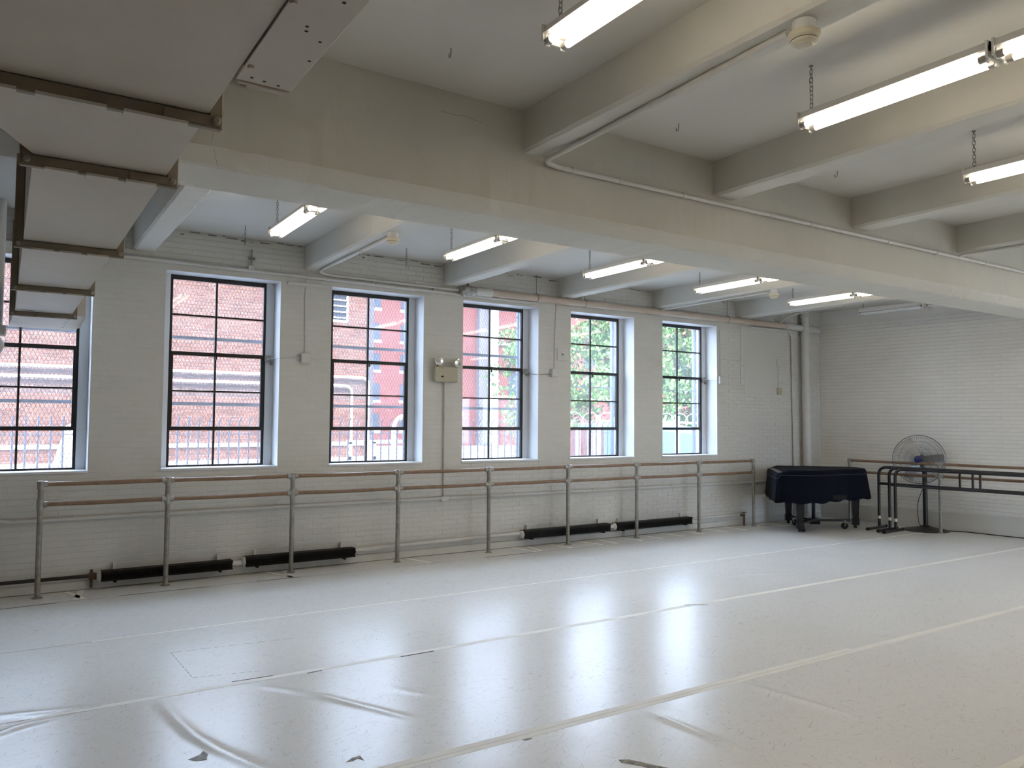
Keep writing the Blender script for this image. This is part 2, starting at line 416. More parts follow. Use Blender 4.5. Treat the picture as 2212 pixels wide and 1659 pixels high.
# ------------------------------------------------------------------ floor
floor = MB().prism([(XL, YB), (ex(YB), YB), (ex(WY), WY), (XL, WY)], -0.25, -0.003).build('floor', 'wood_floor')
tag(floor, 'white vinyl dance floor laid in taped sheets', None, kind='structure')
RIDGES = [([(0.822,4.90),(0.85,4.6),(0.883,4.34),(0.944,4.10),(1.04,3.85),(1.12,3.7)], .011, .035),
          ([(1.40,4.90),(1.52,4.72),(1.646,4.54),(1.804,4.22),(1.93,3.97),(1.97,3.88)], .010, .03),
          ([(3.94,3.38),(3.97,3.25),(4.0,3.03),(4.03,2.80),(4.04,2.7)], .008, .03),
          ([(3.10,3.36),(3.12,3.2),(3.14,2.86),(3.15,2.7)], .007, .03),
          ([(0.0,5.2),(0.25,5.12),(0.5,5.08)], .010, .03), ([(-0.1,4.80),(0.12,4.95),(0.3,5.0)], .012, .035),
          ([(2.05,4.45),(2.2,4.2),(2.3,4.05)], .004, .03), ([(6.6,5.9),(6.9,5.7),(7.2,5.6)], .003, .03)]
def ridge_h(x, y):
    h = 0
    for pl, a, wd in RIDGES:
        for k in range(len(pl)-1):
            (x0,y0),(x1,y1) = pl[k], pl[k+1]; dx, dy = x1-x0, y1-y0; L2 = dx*dx+dy*dy
            t = max(0, min(1, ((x-x0)*dx+(y-y0)*dy)/L2)); d2 = (x-x0-t*dx)**2+(y-y0-t*dy)**2
            if d2 < (4*wd)**2:
                tt = (k+t)/(len(pl)-1); h = max(h, a*math.sin(math.pi*min(1, max(0, .08+.84*tt)))*math.exp(-d2/(wd*wd)))
    return h
def vinyl(y0, y1, wrk=0.0):
    bx = [(min(p[0] for p in pl)-.15, max(p[0] for p in pl)+.15, min(p[1] for p in pl)-.15, max(p[1] for p in pl)+.15) for pl, a, wd in RIDGES]
    near = [b for b in bx if b[3] > y0 and b[2] < y1]
    xs = [XL]; 
    while xs[-1] < ex(y0)-.06:
        x = xs[-1]; fine = any(b[0]-.1 < x < b[1]+.1 for b in near); xs.append(x+(0.018 if fine else (0.05 if wrk else 0.5)))
    ny = max(2, int((y1-y0)/(0.02 if near else (0.05 if wrk else 0.4)))); ys = [y0+(y1-y0)*k/ny for k in range(ny+1)]
    v = []; f = []
    for y in ys:
        for x in xs:
            xx = min(x, ex(y)-.02)
            z = ridge_h(xx, y) if near else 0.0
            if wrk: z += wrk*max(0, math.sin(xx*9+math.sin(xx*3)*2)*math.sin(y*14+xx*2))
            v.append((xx, y, z))
    nx = len(xs)
    for j in range(ny):
        for i in range(nx-1):
            a = j*nx+i; f.append((a, a+1, a+nx+1, a+nx))
    mb = MB(); mb.v = v; mb.f = f
    # edges turned down to the sub floor so that each sheet has thickness
    for i in range(nx-1):
        for row, fl in ((0, 1), (ny, 0)):
            a = row*nx+i; p, q = v[a], v[a+1]; b0 = len(mb.v); mb.v += [(p[0],p[1],-.003),(q[0],q[1],-.003)]
            mb.f.append((a+1, a, b0, b0+1) if not fl else (a, a+1, b0+1, b0))
    mb.build('vinyl_sheet', 'vinyl', floor, smooth=True, fixn=False)
SEAMS = [8.075, 6.54, 5.05, 3.45, 1.9, 0.35, YB]
for k in range(len(SEAMS)-1): vinyl(SEAMS[k+1]+.004, SEAMS[k]-.004)
vinyl(8.085, WY-.035, 0.0025)
def tape(pts, wd, z=0.0006, name='floor_tape', m='floor_tape', sub=0.25):
    mb = MB(); P = [Vector((p[0], p[1], 0)) for p in pts]
    out = []
    for a, b in zip(P, P[1:]):
        k = max(1, int((b-a).length/sub))
        out += [a+(b-a)*i/k for i in range(k)]
    out.append(P[-1]); i0 = 0
    for j, p in enumerate(out):
        d = (out[min(j+1, len(out)-1)]-out[max(j-1, 0)]).normalized(); s = Vector((-d.y, d.x, 0))
        for q, sg in enumerate((-1, 1)):
            e = p + s*(wd/2*sg*(1+random.uniform(-.08, .08))); h = ridge_h(e.x, e.y)
            mb.v.append((e.x, e.y, h+z)); mb.v.append((e.x, e.y, h))
    for j in range(len(out)-1):
        a = 4*j; mb.f += [(a, a+2, a+6, a+4), (a, a+4, a+5, a+1), (a+2, a+3, a+7, a+6)]
    return mb.build(name, m, floor)
tape([(0.3, 5.05), (ex(5.05)-.1, 5.05)], 0.055, .0008)
tape([(-2.4, 4.80), (-0.1, 4.93), (0.3, 5.05)], 0.05, .0012)
tape([(-2.4, 3.44), (ex(3.45)-.1, 3.44)], 0.060, .0008)
tape([(-2.4, 3.475), (5.2, 3.475)], 0.045, .0018)
tape([(0.6, 6.54), (ex(6.54)-.5, 6.54)], 0.022, .0006)
tape([(-2.4, 1.9), (ex(1.9)-.1, 1.9)], 0.055); tape([(-2.4, 0.35), (ex(.35)-.1, 0.35)], 0.055)
for x, dx in ((0.55, .12), (0.68, -.08), (2.42, .15), (2.60, -.05), (4.05, .12), (5.55, .10), (5.78, -.05), (6.15, .06), (6.62, .1), (6.95, .02), (7.35, .08), (7.75, .05), (8.15, .07), (8.6, .03), (9.05, .06), (9.5, .05), (10.0, .08), (10.5, .04)):
    tape([(x, 8.50), (x+dx, 8.09)], 0.05, .0035, sub=.05)
def gapline(pts, wd): tape(pts, wd, .0011, 'dark_seam', 'dark_gap', .12)
gapline([(-.2, 8.02), (0.45, 8.05)], .012); gapline([(0.95, 8.075), (1.75, 8.07)], .012); gapline([(2.2, 8.075), (2.65, 8.07)], .012); gapline([(4.9, 8.08), (5.6, 8.085)], .012)
gapline([(2.36, 5.018), (2.62, 5.02)], .012); gapline([(1.70, 5.015), (1.80, 5.02)], .008); gapline([(1.25, 5.10), (1.5, 5.085)], .006)
# worn outline of an old tape rectangle and a scribble
for a, b in (((1.04, 5.95), (1.06, 5.31)), ((1.06, 5.31), (1.47, 5.22)), ((1.04, 5.95), (1.9, 5.86))):
    n_ = 9
    for k in range(n_):
        if random.random() < .8:
            p = [(a[0]+(b[0]-a[0])*t, a[1]+(b[1]-a[1])*t) for t in (k/n_, (k+.7)/n_)]
            tape(p, .004, .0004, 'worn_line', 'debris_dark')

# ------------------------------------------------------------------ window wall
def wall_back():
    mb = MB(); y0, y1 = WY+.003, 9.0
    xs = [XL] + [e for wn in WIN for e in wn] + [ex(WY)+.4]
    mb.box(XL-.3, ex(WY)+.4, y0, y1, -.3, WZ0); mb.box(XL-.3, ex(WY)+.4, y0, y1, WZ1, CZ+.25)
    for k in range(0, len(xs), 2): mb.box(xs[k]-(.3 if k == 0 else 0), xs[k+1], y0, y1, WZ0, WZ1)
    o = mb.build('wall_back', 'wall_mortar'); tag(o, 'white painted brick wall with six tall windows', None, kind='structure')
    # reveals: smooth white paint on the sides of each opening
    for x0, x1 in WIN:
        m2 = MB(); e = .0015
        m2.box(x0-.001, x0+e, WY+.002, y1, WZ0, WZ1); m2.box(x1-e, x1+.001, WY+.002, y1, WZ0, WZ1); m2.box(x0, x1, WY+.002, y1, WZ1-e, WZ1+.001)
        m2.build('reveal', 'reveal_paint', o)
        MB().bbox(x0-.005, x1+.005, WY-.012, 8.84, WZ0-.02, WZ0+.006, .004).build('sill', 'reveal_paint', o)
    holes = [(a, b, WZ0-.02, WZ1) for a, b in WIN]
    rects = brick_course(XL, ex(WY), 0.0, CZ, holes, 0.205, 0.0585, 0.0045, .0012)
    def dep(r):
        z = r[2]
        return 0.0030 if z < 1.1 or r[0] > 9.6 else (0.0042 if z > 3.2 else 0.0014)
    def score(r):
        x, z = (r[0]+r[1])/2, (r[2]+r[3])/2; d = math.hypot(x, WY)
        vis = 0 if (x > 0.1 and z < 1.1 and z > .1) else 6
        return d - 3*(r[1]-r[0]) + vis
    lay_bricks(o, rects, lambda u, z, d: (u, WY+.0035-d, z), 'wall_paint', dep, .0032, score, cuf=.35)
    # broken plaster line under the ceiling slab
    for xa, xb in ((1.27, 2.77), (3.05, 4.53), (4.80, 6.28), (6.55, 8.02), (8.3, 9.85)):
        mb = MB(); x = xa; up = []; 
        while x < xb:
            if random.random() < .62:
                l = random.uniform(.02, .14); h = random.uniform(.003, .014); z = CZ-random.uniform(.004, .04); x2 = min(x+l, xb)
                mb.prism([(x, WY-.008), (x2, WY-.006), (x2, WY+.002), (x, WY+.002)], z-h, z)
                x = x2
            x += random.uniform(.0, .08)
        if mb.f: mb.build('plaster_gap', 'crack', o)
    return o
wall_b = wall_back()
bb = MB().bbox(XL, ex(WY)-.05, WY-.03, WY, 0, .085, .006).build('baseboard_back', 'wall_paint'); tag(bb, 'low painted ledge along the foot of the window wall', None, kind='structure')

# ------------------------------------------------------------------ end wall (skewed a little)
def wall_right():
    mb = MB(); e = .003
    mb.prism([(ex(WY+.4)+e, WY+.4), (ex(WY+.4)+.35, WY+.4), (ex(YB)+.35, YB), (ex(YB)+e, YB)], -.3, CZ+.25)
    o = mb.build('wall_right', 'wall_mortar'); tag(o, 'white painted brick end wall behind the fan', None, kind='structure')
    k = math.hypot(1, .1); dirx, diry = .1/k, -1/k; nx, ny = -1/k, -.1/k
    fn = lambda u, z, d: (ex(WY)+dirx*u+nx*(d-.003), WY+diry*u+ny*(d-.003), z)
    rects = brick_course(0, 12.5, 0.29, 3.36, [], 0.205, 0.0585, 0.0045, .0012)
    lay_bricks(o, rects, fn, 'end_paint_brightened', lambda r: .0019, .0032, lambda r: (0 if .2 < r[0] < 3.4 and r[2] < 2.6 else 10) + abs(r[0]-2.4)+abs(r[2]-1.2)*.3 - 3*(r[1]-r[0]), cuf=.35)
    MB().prism([Vector(fn(0, 0, .012))[:2], Vector(fn(12.5, 0, .012))[:2], Vector(fn(12.5, 0, -.01))[:2], Vector(fn(0, 0, -.01))[:2]], 3.36, CZ).build('plaster_band', 'end_paint_brightened', o)
    b = MB().extrude([(0, .0), (.03, 0), (.03, .27), (.012, .29), (0, .29)], lambda t, a, z: Vector(fn(t, z, a)), 0, 12.5, .3, .0015, 3).build('baseboard_right', 'wall_paint')
    tag(b, 'thick painted plaster skirting along the end wall', None, kind='structure')
    return fn
efn = wall_right()
o = MB().box(XL-.25, XL, YB, WY, -.3, CZ+.25).build('wall_left', 'wall_paint'); tag(o, 'plain white wall past the left edge', None, kind='structure')
ADDED_OPENINGS = [(10.3, 11.0), (11.3, 12.6)]  # openings added behind the camera to bring daylight to the right side
mb = MB(); xs = [XL-.25] + [e for p in ADDED_OPENINGS for e in p] + [14.2]
mb.box(XL-.25, 14.2, YB-.25, YB, -.3, .02); mb.box(XL-.25, 14.2, YB-.25, YB, 2.3, CZ+.25)
for k in range(0, len(xs), 2): mb.box(xs[k], xs[k+1], YB-.25, YB, .02, 2.3)
o = mb.build('wall_front', 'wall_paint'); tag(o, 'white wall with added glazed doors behind the viewer', None, kind='structure')

# ------------------------------------------------------------------ ceiling, girder and cross beams
ceil = MB().prism([(XL-.3, YB-.3), (14.3, YB-.3), (13, 9.0), (XL-.3, 9.0)], CZ, CZ+.3).build('ceiling', 'ceiling_paint'); tag(ceil, 'painted concrete ceiling with girder and cross beams', None, kind='structure')
gp = [(4.01, CZ+.02), (4.01, 2.985), (4.03, 2.962), (4.085, 2.915), (4.105, 2.905), (4.50, 2.905), (4.56, 2.95), (4.56, CZ+.02)]
MB().extrude(gp, lambda t, a, b: (t, a, b), XL, ex(4.3)-.005, .07, .0028, 1).build('girder', 'girder_paint', ceil)
for pts in ([(.84, 4.0085, 3.20), (.838, 4.0085, 3.113), (.833, 4.0085, 3.05), (.823, 4.0085, 3.0), (.84, 4.018, 2.973), (.855, 4.05, 2.943), (.875, 4.085, 2.914)], [(2.1, 4.0085, 3.45), (2.2, 4.0085, 3.445), (2.27, 4.0085, 3.455), (2.36, 4.0085, 3.44), (2.45, 4.0085, 3.435)]):
    MB().tube(pts, .0008, 4).build('crack_line', 'crack', ceil)
FARB = [-0.72, 1.035, 2.786, 4.542, 6.305, 8.05, 9.88]
NEARB = [-2.4, -0.75, 0.96, 2.675, 4.385, 6.09, 7.80, 9.5, 11.2]
def beam(x, y0, y1, sd):
    pr_ = [(x, CZ+.02), (x+.004, BZ+.02), (x+.02, BZ), (x+.195, BZ), (x+.212, BZ+.02), (x+.215, CZ+.02)]
    MB().extrude(pr_, lambda t, a, b: (a, t, b), y0, y1, .09, .0022, sd).build('cross_beam', 'beam_paint', ceil)
for k, x in enumerate(FARB): beam(x, 4.55, WY+.01, k)
for k, x in enumerate(NEARB): beam(x, YB, 4.02, 20+k)

# ------------------------------------------------------------------ windows and grilles
GY = 8.83
ORD = ['leftmost', 'second', 'third', 'fourth', 'fifth', 'rightmost']
def window(k, x0, x1):
    a, b = x0+.085, x1-.09; zt, zb = 3.158, 1.125; mid = (a+b)/2 - (.03 if k else 0)
    root = thing('window_%d' % (k+1), '%s tall black steel window with ten panes' % ORD[k], None, ((a+b)/2, GY, zb), kind='structure')
    for s0, s1 in ((x0, a), (b, x1)): MB().bbox(s0, s1, 8.80, 8.90, zb-.01, zt+.03, .004).build('jamb', 'reveal_paint', root)
    MB().box(a, b, 8.80, 8.9, zt, zt+.03).build('head', 'reveal_paint', root)
    fr = MB(); t = .026
    fr.box(a, a+t, GY-.02, GY+.02, zb, zt).box(b-t, b, GY-.02, GY+.02, zb, zt).box(a+t, b-t, GY-.02, GY+.02, zb, zb+.022).box(a+t, b-t, GY-.02, GY+.02, zt-.05, zt)
    fr.build('frame', 'black_steel', root)
    zs = [zb+.022, 1.531, 1.928, 2.325, 2.735, zt-.05]; th = [0, .020, .0085, .020, .0095, 0]
    for i in range(1, 5):
        MB().bbox(a+t, b-t, GY-(.026 if th[i] > .015 else .014), GY+.014, zs[i]-th[i], zs[i]+th[i], .002).build('glazing_bar', 'black_steel', root)
    MB().bbox(mid-.010, mid+.010, GY-.016, GY+.0135, zb+.022, zt-.05, .002).build('mullion', 'black_steel', root)
    sash = MB(); sash.box(a+t, a+t+.018, GY-.026, GY+.012, 1.551, 2.305).box(b-t-.02, b-t, GY-.026, GY+.012, 1.551, 2.305)
    sash.build('vent_sash', 'black_steel', root)
    hd = MB(); hd.bbox(mid-.025, mid+.025, GY-.05, GY-.026, 2.305, 2.345, .004); hd.box(mid-.008, mid+.008, GY-.07, GY-.05, 2.27, 2.34); hd.build('latch', 'black_steel', root)
    for r in range(5):
        for c0, c1 in ((a+t, mid-.010), (mid+.010, b-t)):
            if r in (1, 2): c0, c1 = (c0+.018, c1) if c0 == a+t else (c0, c1-.02)
            MB().box(c0, c1, GY-.0015, GY+.0015, zs[r]+th[r], zs[r+1]-th[r+1]).build('pane', 'window_glass', root)
    if k in (1, 3, 5):
        se = MB(); se.bbox(b-.01, b+.055, GY-.07, GY-.025, 2.27, 2.34, .006); se.bbox(b+.05, b+.075, GY-.06, GY-.03, 2.24, 2.29, .004); se.build('alarm_contact', 'post_grey', root)
for k, (x0, x1) in enumerate(WIN): window(k, x0, x1)
for k, (x0, x1) in enumerate(ADDED_OPENINGS):
    root = thing('added_door_%d' % (k+1), 'unseen glazed opening added behind the viewer for daylight', None, ((x0+x1)/2, YB-.12, .02), kind='structure'); xm = (x0+x1)/2
    MB().box(x0, x0+.04, YB-.16, YB-.1, .02, 2.3).box(x1-.04, x1, YB-.16, YB-.1, .02, 2.3).box(x0+.04, x1-.04, YB-.16, YB-.1, .02, .12).box(x0+.04, x1-.04, YB-.16, YB-.1, 2.26, 2.3).build('frame', 'black_steel', root)
    MB().box(xm-.015, xm+.015, YB-.15, YB-.11, .12, 2.26).build('mullion', 'black_steel', root)
    for c0, c1 in ((x0+.04, xm-.015), (xm+.015, x1-.04)): MB().box(c0, c1, YB-.132, YB-.129, .12, 2.26).build('pane', 'window_glass', root)
def grille(k, x0, x1):
    y = 9.05; a, b = x0-.02, x1+.02; z0, z1 = 1.08, 3.22
    root = thing('window_grille', 'diamond mesh security grille outside the %s window' % ORD[k], 'grille', ((a+b)/2, y, z0), 'security grilles')
    fr = MB(); fr.box(a, a+.03, y-.01, y+.03, z0, z1).box(b-.045, b, y-.01, y+.03, z0, z1).box(a+.03, b-.045, y-.01, y+.03, z0, z0+.03).box(a+.03, b-.045, y-.01, y+.03, z1-.03, z1); fr.build('frame', 'grille_steel', root)
    zt = z1-.03 if k < 4 else 1.53
    for z in ((2.50, 1.782) if k < 4 else (2.13,)):
        h = .032 if k < 4 else .014
        MB().box(a+.03, b-.045, y-.012, y+.02, z, z+h).build('cross_bar', 'grille_steel', root)
    mb = MB(); cw, chh = .038, .080; r = .0017; X0, X1, Z0, Z1 = a+.03, b-.045, z0+.03, zt; sl_ = chh/cw
    for sgn in (1, -1):
        c = -int((Z1-Z0)/chh)-2
        while True:
            xs = X0 + c*cw
            if xs > X1 + (Z1-Z0)/sl_ + cw: break
            # line z = Z0 + sgn*(x-xs)*sl_ (mirrored for the other direction)
            pts = []
            if sgn == 1: f = lambda x: Z0+(x-xs)*sl_
            else: f = lambda x: Z1-(x-xs)*sl_
            xa, xb = X0, X1
            za, zb = f(xa), f(xb)
            if sgn == 1:
                if za < Z0: xa = xs
                if zb > Z1: xb = xs+(Z1-Z0)/sl_
            else:
                if za > Z1: xa = xs
                if zb < Z0: xb = xs+(Z1-Z0)/sl_
            if xb-xa > .01: mb.tube([(xa, y+.002*sgn, f(xa)), (xb, y+.002*sgn, f(xb))], r*1.5, 4, cap=False)
            c += 1
    o = mb.build('wire_mesh', 'grille_wire', root); o['kind'] = 'stuff'
for k, (x0, x1) in enumerate(WIN): grille(k, x0, x1)
# ------------------------------------------------------------------ air duct
def duct():
    root = thing('air_duct', 'large beige rectangular metal air duct with bolted flanges running overhead at the left', 'air duct', (0.24, 4.2, 2.45))
    z0, z1 = 2.45, 2.81; xl, xr = 0.055, 0.435; FL = [2.17, 2.81, 4.20, 5.63, 7.05]
    def section(y0, y1, a0, a1, b0, b1, zt0=z1, zt1=z1):
        mb = MB(); n = 8; i0 = 0
        for j in range(n+1):
            t = j/n; y = y0+(y1-y0)*t; a = a0+(a1-a0)*t; b = b0+(b1-b0)*t; zt = zt0+(zt1-zt0)*t
            sag = -.004*math.sin(math.pi*t)
            mb.v += [(a, y, z0), ((a+b)/2, y, z0+sag), (b, y, z0), (b, y, zt), (a, y, zt)]
        for j in range(n):
            for q in range(5):
                p = j*5+q; r = j*5+(q+1) % 5; mb.f.append((p, r, r+5, p+5))
        mb.f += [(0, 1, 2, 3, 4), tuple(n*5+q for q in range(5))]
        return mb.build('duct_section', 'duct_paint', root, smooth=True)
    section(-1.15, 2.17-.012, -.20, -.20, xr, xr)
    section(2.17+.012, 2.81-.012, -.20, xl, xr, xr)
    for a, b in ((2.81, 4.20), (4.20, 5.63), (5.63, 7.05)): section(a+.012, b-.012, xl, xl, xr, xr)
    section(7.062, 8.32, xl, 0.02, xr-.02, xr-.02)
    for k, y in enumerate(FL):
        l = -.20 if k == 0 else xl; h = .037
        fr = MB()
        fr.bbox(l-h, xr+h, y-.012, y+.012, z0-h, z0, .003).bbox(l-h, xr+h, y-.012, y+.012, z1, z1+h, .003).bbox(l-h, l, y-.012, y+.012, z0, z1, .003).bbox(xr, xr+h, y-.012, y+.012, z0, z1, .003)
        fl = fr.build('flange', 'flange_paint', root)
        # folded lip and cleats along the lower edge
        for q in range(3):
            w_ = (xr-l)*.24; c = l+(xr-l)*(.2+.3*q); MB().box(c-w_/2, c+w_/2, y-.019, y+.019, z0-h-.004, z0-h+.004).build('cleat', 'duct_paint', fl)
        for sx, cx in ((1, l), (-1, xr)):
            cp = MB(); cp.box(cx-.03 if sx > 0 else cx-.11, cx+.11 if sx > 0 else cx+.03, y-.017, y-.0121, z0-h+.006, z0-.006)
            cp.box(cx-.03 if sx > 0 else cx+.004, cx-.004 if sx > 0 else cx+.03, y-.017, y-.0121, z0-.006, z0+.09)
            cp.build('corner_piece', 'flange_paint', fl)
            MB().lathe((cx-sx*.018, y-.017, z0-.018), (0, -1, 0), [(.012, 0), (.012, .005), (.007, .011)], 10).build('bolt', 'post_grey', fl)
    # side extension plate with fixing holes
    p = MB(); p.bbox(.437, .572, -1.15, 1.89, 2.446, 2.62, .003); pl_ = p.build('side_panel', 'duct_paint', root)
    MB().bbox(.445, .572, 1.892, 1.90, 2.442, 2.47, .002).build('end_lip', 'duct_paint', pl_)
    MB().box(.4355, .4368, .4, 1.80, 2.4445, 2.4458).build('seam', 'hole_black', pl_)
    for x, y in ((.50, 1.55), (.545, 1.60), (.505, 1.57), (.53, 1.42), (.555, 1.36), (.52, 1.30), (.545, 1.18), (.47, 1.86), (.50, 1.865), (.535, 1.87), (.555, 1.70)):
        MB().lathe((x, y, 2.447), (0, 0, -1), [(.0045, 0), (.004, .0015)], 8).build('screw_hole', 'hole_black', pl_)
    for x, y in ((.447, 1.47), (.452, 1.80)): MB().lathe((x, y, 2.447), (0, 0, -1), [(.008, 0), (.007, .007)], 10).build('screw', 'duct_paint', pl_)
    # outlet box at the far end
    bx = MB(); bx.prism([(xr-.02, 7.10), (xr+.10, 7.10), (xr+.13, 8.0), (xr+.09, 8.32), (xr-.02, 8.32)], 2.448, 2.66); ob = bx.build('outlet_box', 'duct_paint', root)
    for j in range(5): MB().lathe((xr-.005, 7.2+.22*j, 2.4485), (0, 0, -1), [(.006, 0), (.005, .002)], 8).build('screw_hole', 'hole_black', ob)
    for a, b, c, d in ((.30, .41, 7.17, 7.185), (.09, .18, 6.92, 6.935)): MB().box(a, b, c, d, 2.4455, 2.4465).build('scrape', 'hole_black', root)
    for y in (3.4, 5.0, 6.4):
        for x in (xl-.02, xr+.012): MB().tube([(x, y, z1-.02), (x, y, CZ)], .004, 6).build('hanger_rod', 'chain_metal', root)
    return root
duct()

# ------------------------------------------------------------------ fluorescent fixtures
LINK = MB().loop([(0, -.006+.0, .014), (0, .006, .014), (0, .009, .010), (0, .009, -.010), (0, .006, -.014), (0, -.006, -.014), (0, -.009, -.010), (0, -.009, .010)], .0022, 5).mesh('link'); LINK.materials.append(MATS['chain_metal'])
def fixture(x, y0, label, lit=True, group='fluorescent fixtures', chains=(1,), zt=3.25):
    """y0 = far (window side) end, the fixture runs 0.985 m towards the camera side"""
    L_ = .985; y1 = y0-L_; root = thing('fluorescent_light', label, 'ceiling light', (x, (y0+y1)/2, zt+.03), group)
    h = MB(); pf = [(-.055, .028), (-.062, .034), (-.045, .072), (.045, .072), (.062, .034), (.055, .028)]
    h.extrude(pf, lambda t, a, b: (x+a, t, zt+b), y1, y0, .5); h.build('housing', 'lamp_white', root)
    for e, sg in ((y0, -1), (y1, 1)):
        MB().bbox(x-.064, x+.064, min(e, e+sg*.012), max(e, e+sg*.012), zt-.004, zt+.074, .002).build('end_plate', 'lamp_white', root)
    for dx in (-.042, .042):
        tb = MB(); tb.tube([(x+dx, y0-.045, zt), (x+dx, y1+.045, zt)], .0165, 8, cap=False); t = tb.build('tube', 'tube_lit' if lit else 'tube_off', root, smooth=True)
        for e, sg in ((y0, -1), (y1, 1)):
            MB().tube([(x+dx, e+sg*.016, zt), (x+dx, e+sg*.045, zt)], .0172, 12).build('cap', 'lamp_cap', t)
            MB().bbox(x+dx-.012, x+dx+.012, min(e+sg*.006, e+sg*.018), max(e+sg*.006, e+sg*.018), zt-.02, zt+.028, .003).build('socket', 'lamp_white', root)
    for c in chains:
        yc = y0-.05 if c else y1+.05
        hk = MB(); hk.tube([(x, yc, CZ), (x, yc, CZ-.025)], .003, 6); hk.lathe((x, yc, CZ), (0, 0, -1), [(.012, 0), (.010, .006)], 10)
        ho = hk.build('chain', 'chain_metal', root); MB().tube([(x, yc, zt+.07), (x, yc, zt+.10)], .003, 6).build('lamp_hook', 'chain_metal', root)
        z = CZ-.034; n = 0
        while z > zt+.10:
            linked('link', LINK, ho, (x+random.uniform(-.001, .001), yc, z), (0, 0, (n % 2)*math.pi/2+random.uniform(-.2, .2))); z -= .0235; n += 1
    return root
far = [1.965, 3.70, 5.46, 7.20, 9.00, 10.62]
FT = ['pair of lit fluorescent tubes hanging in the bay nearest the duct, beyond the girder', 'lit fluorescent fixture hung over the third window, beyond the girder', 'lit fluorescent fixture hung over the fourth window, beyond the girder', 'lit fluorescent fixture hung over the fifth window, beyond the girder', 'lit fluorescent fixture hung over the rightmost window, beyond the girder', 'dead unlit fluorescent fixture hanging beside the end wall']
for k, x in enumerate(far):
    fixture(x, 6.86, FT[k], lit=(k < 5))
    fixture(x, 5.86, 'second fluorescent fixture end to end with the first, %s bay beyond the girder' % ORD[k], lit=(k < 5), chains=(0,))
NT = ['lit twin-tube fluorescent fixture at the top edge, close to the duct', 'long bright fluorescent fixture hung on a chain beside the large smoke detector', 'lit fluorescent fixture cut by the right edge of the picture']
for k, x in enumerate((1.935, 3.63, 5.345)):
    fixture(x, 2.665, NT[k])
    fixture(x, 1.665, 'follow-on fluorescent fixture behind %s' % ['the one close to the duct', 'the long bright one', 'the one at the right edge'][k], chains=(0,))
for q_, x in enumerate((7.05, 8.75, 10.4, 12.0)):  # extra lit fixtures added out of view to brighten the right side
    for y in (2.665, 1.665) + ((.665,) if x > 10 else ()): fixture(x, y, 'added light past right edge, %s row from end wall, %s to girder' % (('fourth', 'third', 'second', 'first')[q_], {2.665: 'nearest', 1.665: 'second nearest', .665: 'third nearest'}[y]), chains=(1,) if y > 2 else (0,))
HK = [(1.903, 3.53), (3.63, 3.61), (5.334, 3.62), (5.4, 7.9)]
for x, y in HK:
    mb = MB(); mb.tube([(x, y, CZ), (x, y, CZ-.03)] + arc((x, y+.012, CZ-.034), (0, -1, 0), (0, 0, -1), .012, 0, 4.2, 8)[1:], .003, 6)
    tag(mb.build('ceiling_hook', 'chain_metal', smooth=True), 'small bare %s hook in the ceiling' % ['wire', 'steel', 'metal', 'iron'][HK.index((x, y))] + [' near the duct', ' left of the long bright light', ' in the bay at the right', ' by the fourth window'][HK.index((x, y))], 'hook', 'ceiling hooks')
for x, y, n, lb in ((1.99, 8.0, 7, 'short loose chain hanging from the ceiling above the second window'), (3.77, 8.0, 8, 'short loose chain hanging from the ceiling above the third window')):
    r_ = thing('loose_chain', lb, 'chain', (x, y, CZ)); MB().tube([(x, y, CZ), (x, y, CZ-.03)], .004, 6).build('hook', 'chain_metal', r_)
    for k in range(n): linked('link', LINK, r_, (x, y, CZ-.04-.0235*k), (0, 0, (k % 2)*math.pi/2))

# ------------------------------------------------------------------ smoke detectors
def detector(x, y, z, label, s=1.0):
    root = thing('smoke_detector', label, 'smoke detector', (x, y, z), 'smoke detectors')
    MB().lathe((x, y, z), (0, 0, -1), [(.047*s, 0), (.047*s, .045*s), (.05*s, .05*s)], 24).build('base', 'lamp_white', root, smooth=True)
    bd = MB().lathe((x, y, z-.05*s), (0, 0, -1), [(.064*s, 0), (.066*s, .006*s), (.064*s, .022*s), (.055*s, .030*s)], 28).build('body', 'cream_plastic', root, smooth=True)
    MB().lathe((x, y, z-.0795*s), (0, 0, -1), [(.050*s, 0), (.050*s, .004*s)], 28).build('vent_slot', 'crack', bd)
    MB().lathe((x, y, z-.0835*s), (0, 0, -1), [(.054*s, 0), (.052*s, .008*s), (.037*s, .014*s), (.034*s, .020*s), (.018*s, .024*s)], 28).build('sensor_cap', 'cream_plastic', bd, smooth=True)
    return root
detector(2.76, 2.02, BZ, 'large cream smoke detector under the near beam, top right')
detector(2.885, 6.42, BZ, 'cream smoke detector under the beam above the third window')
detector(8.15, 6.45, BZ, 'small cream smoke detector under the beam near the end wall')

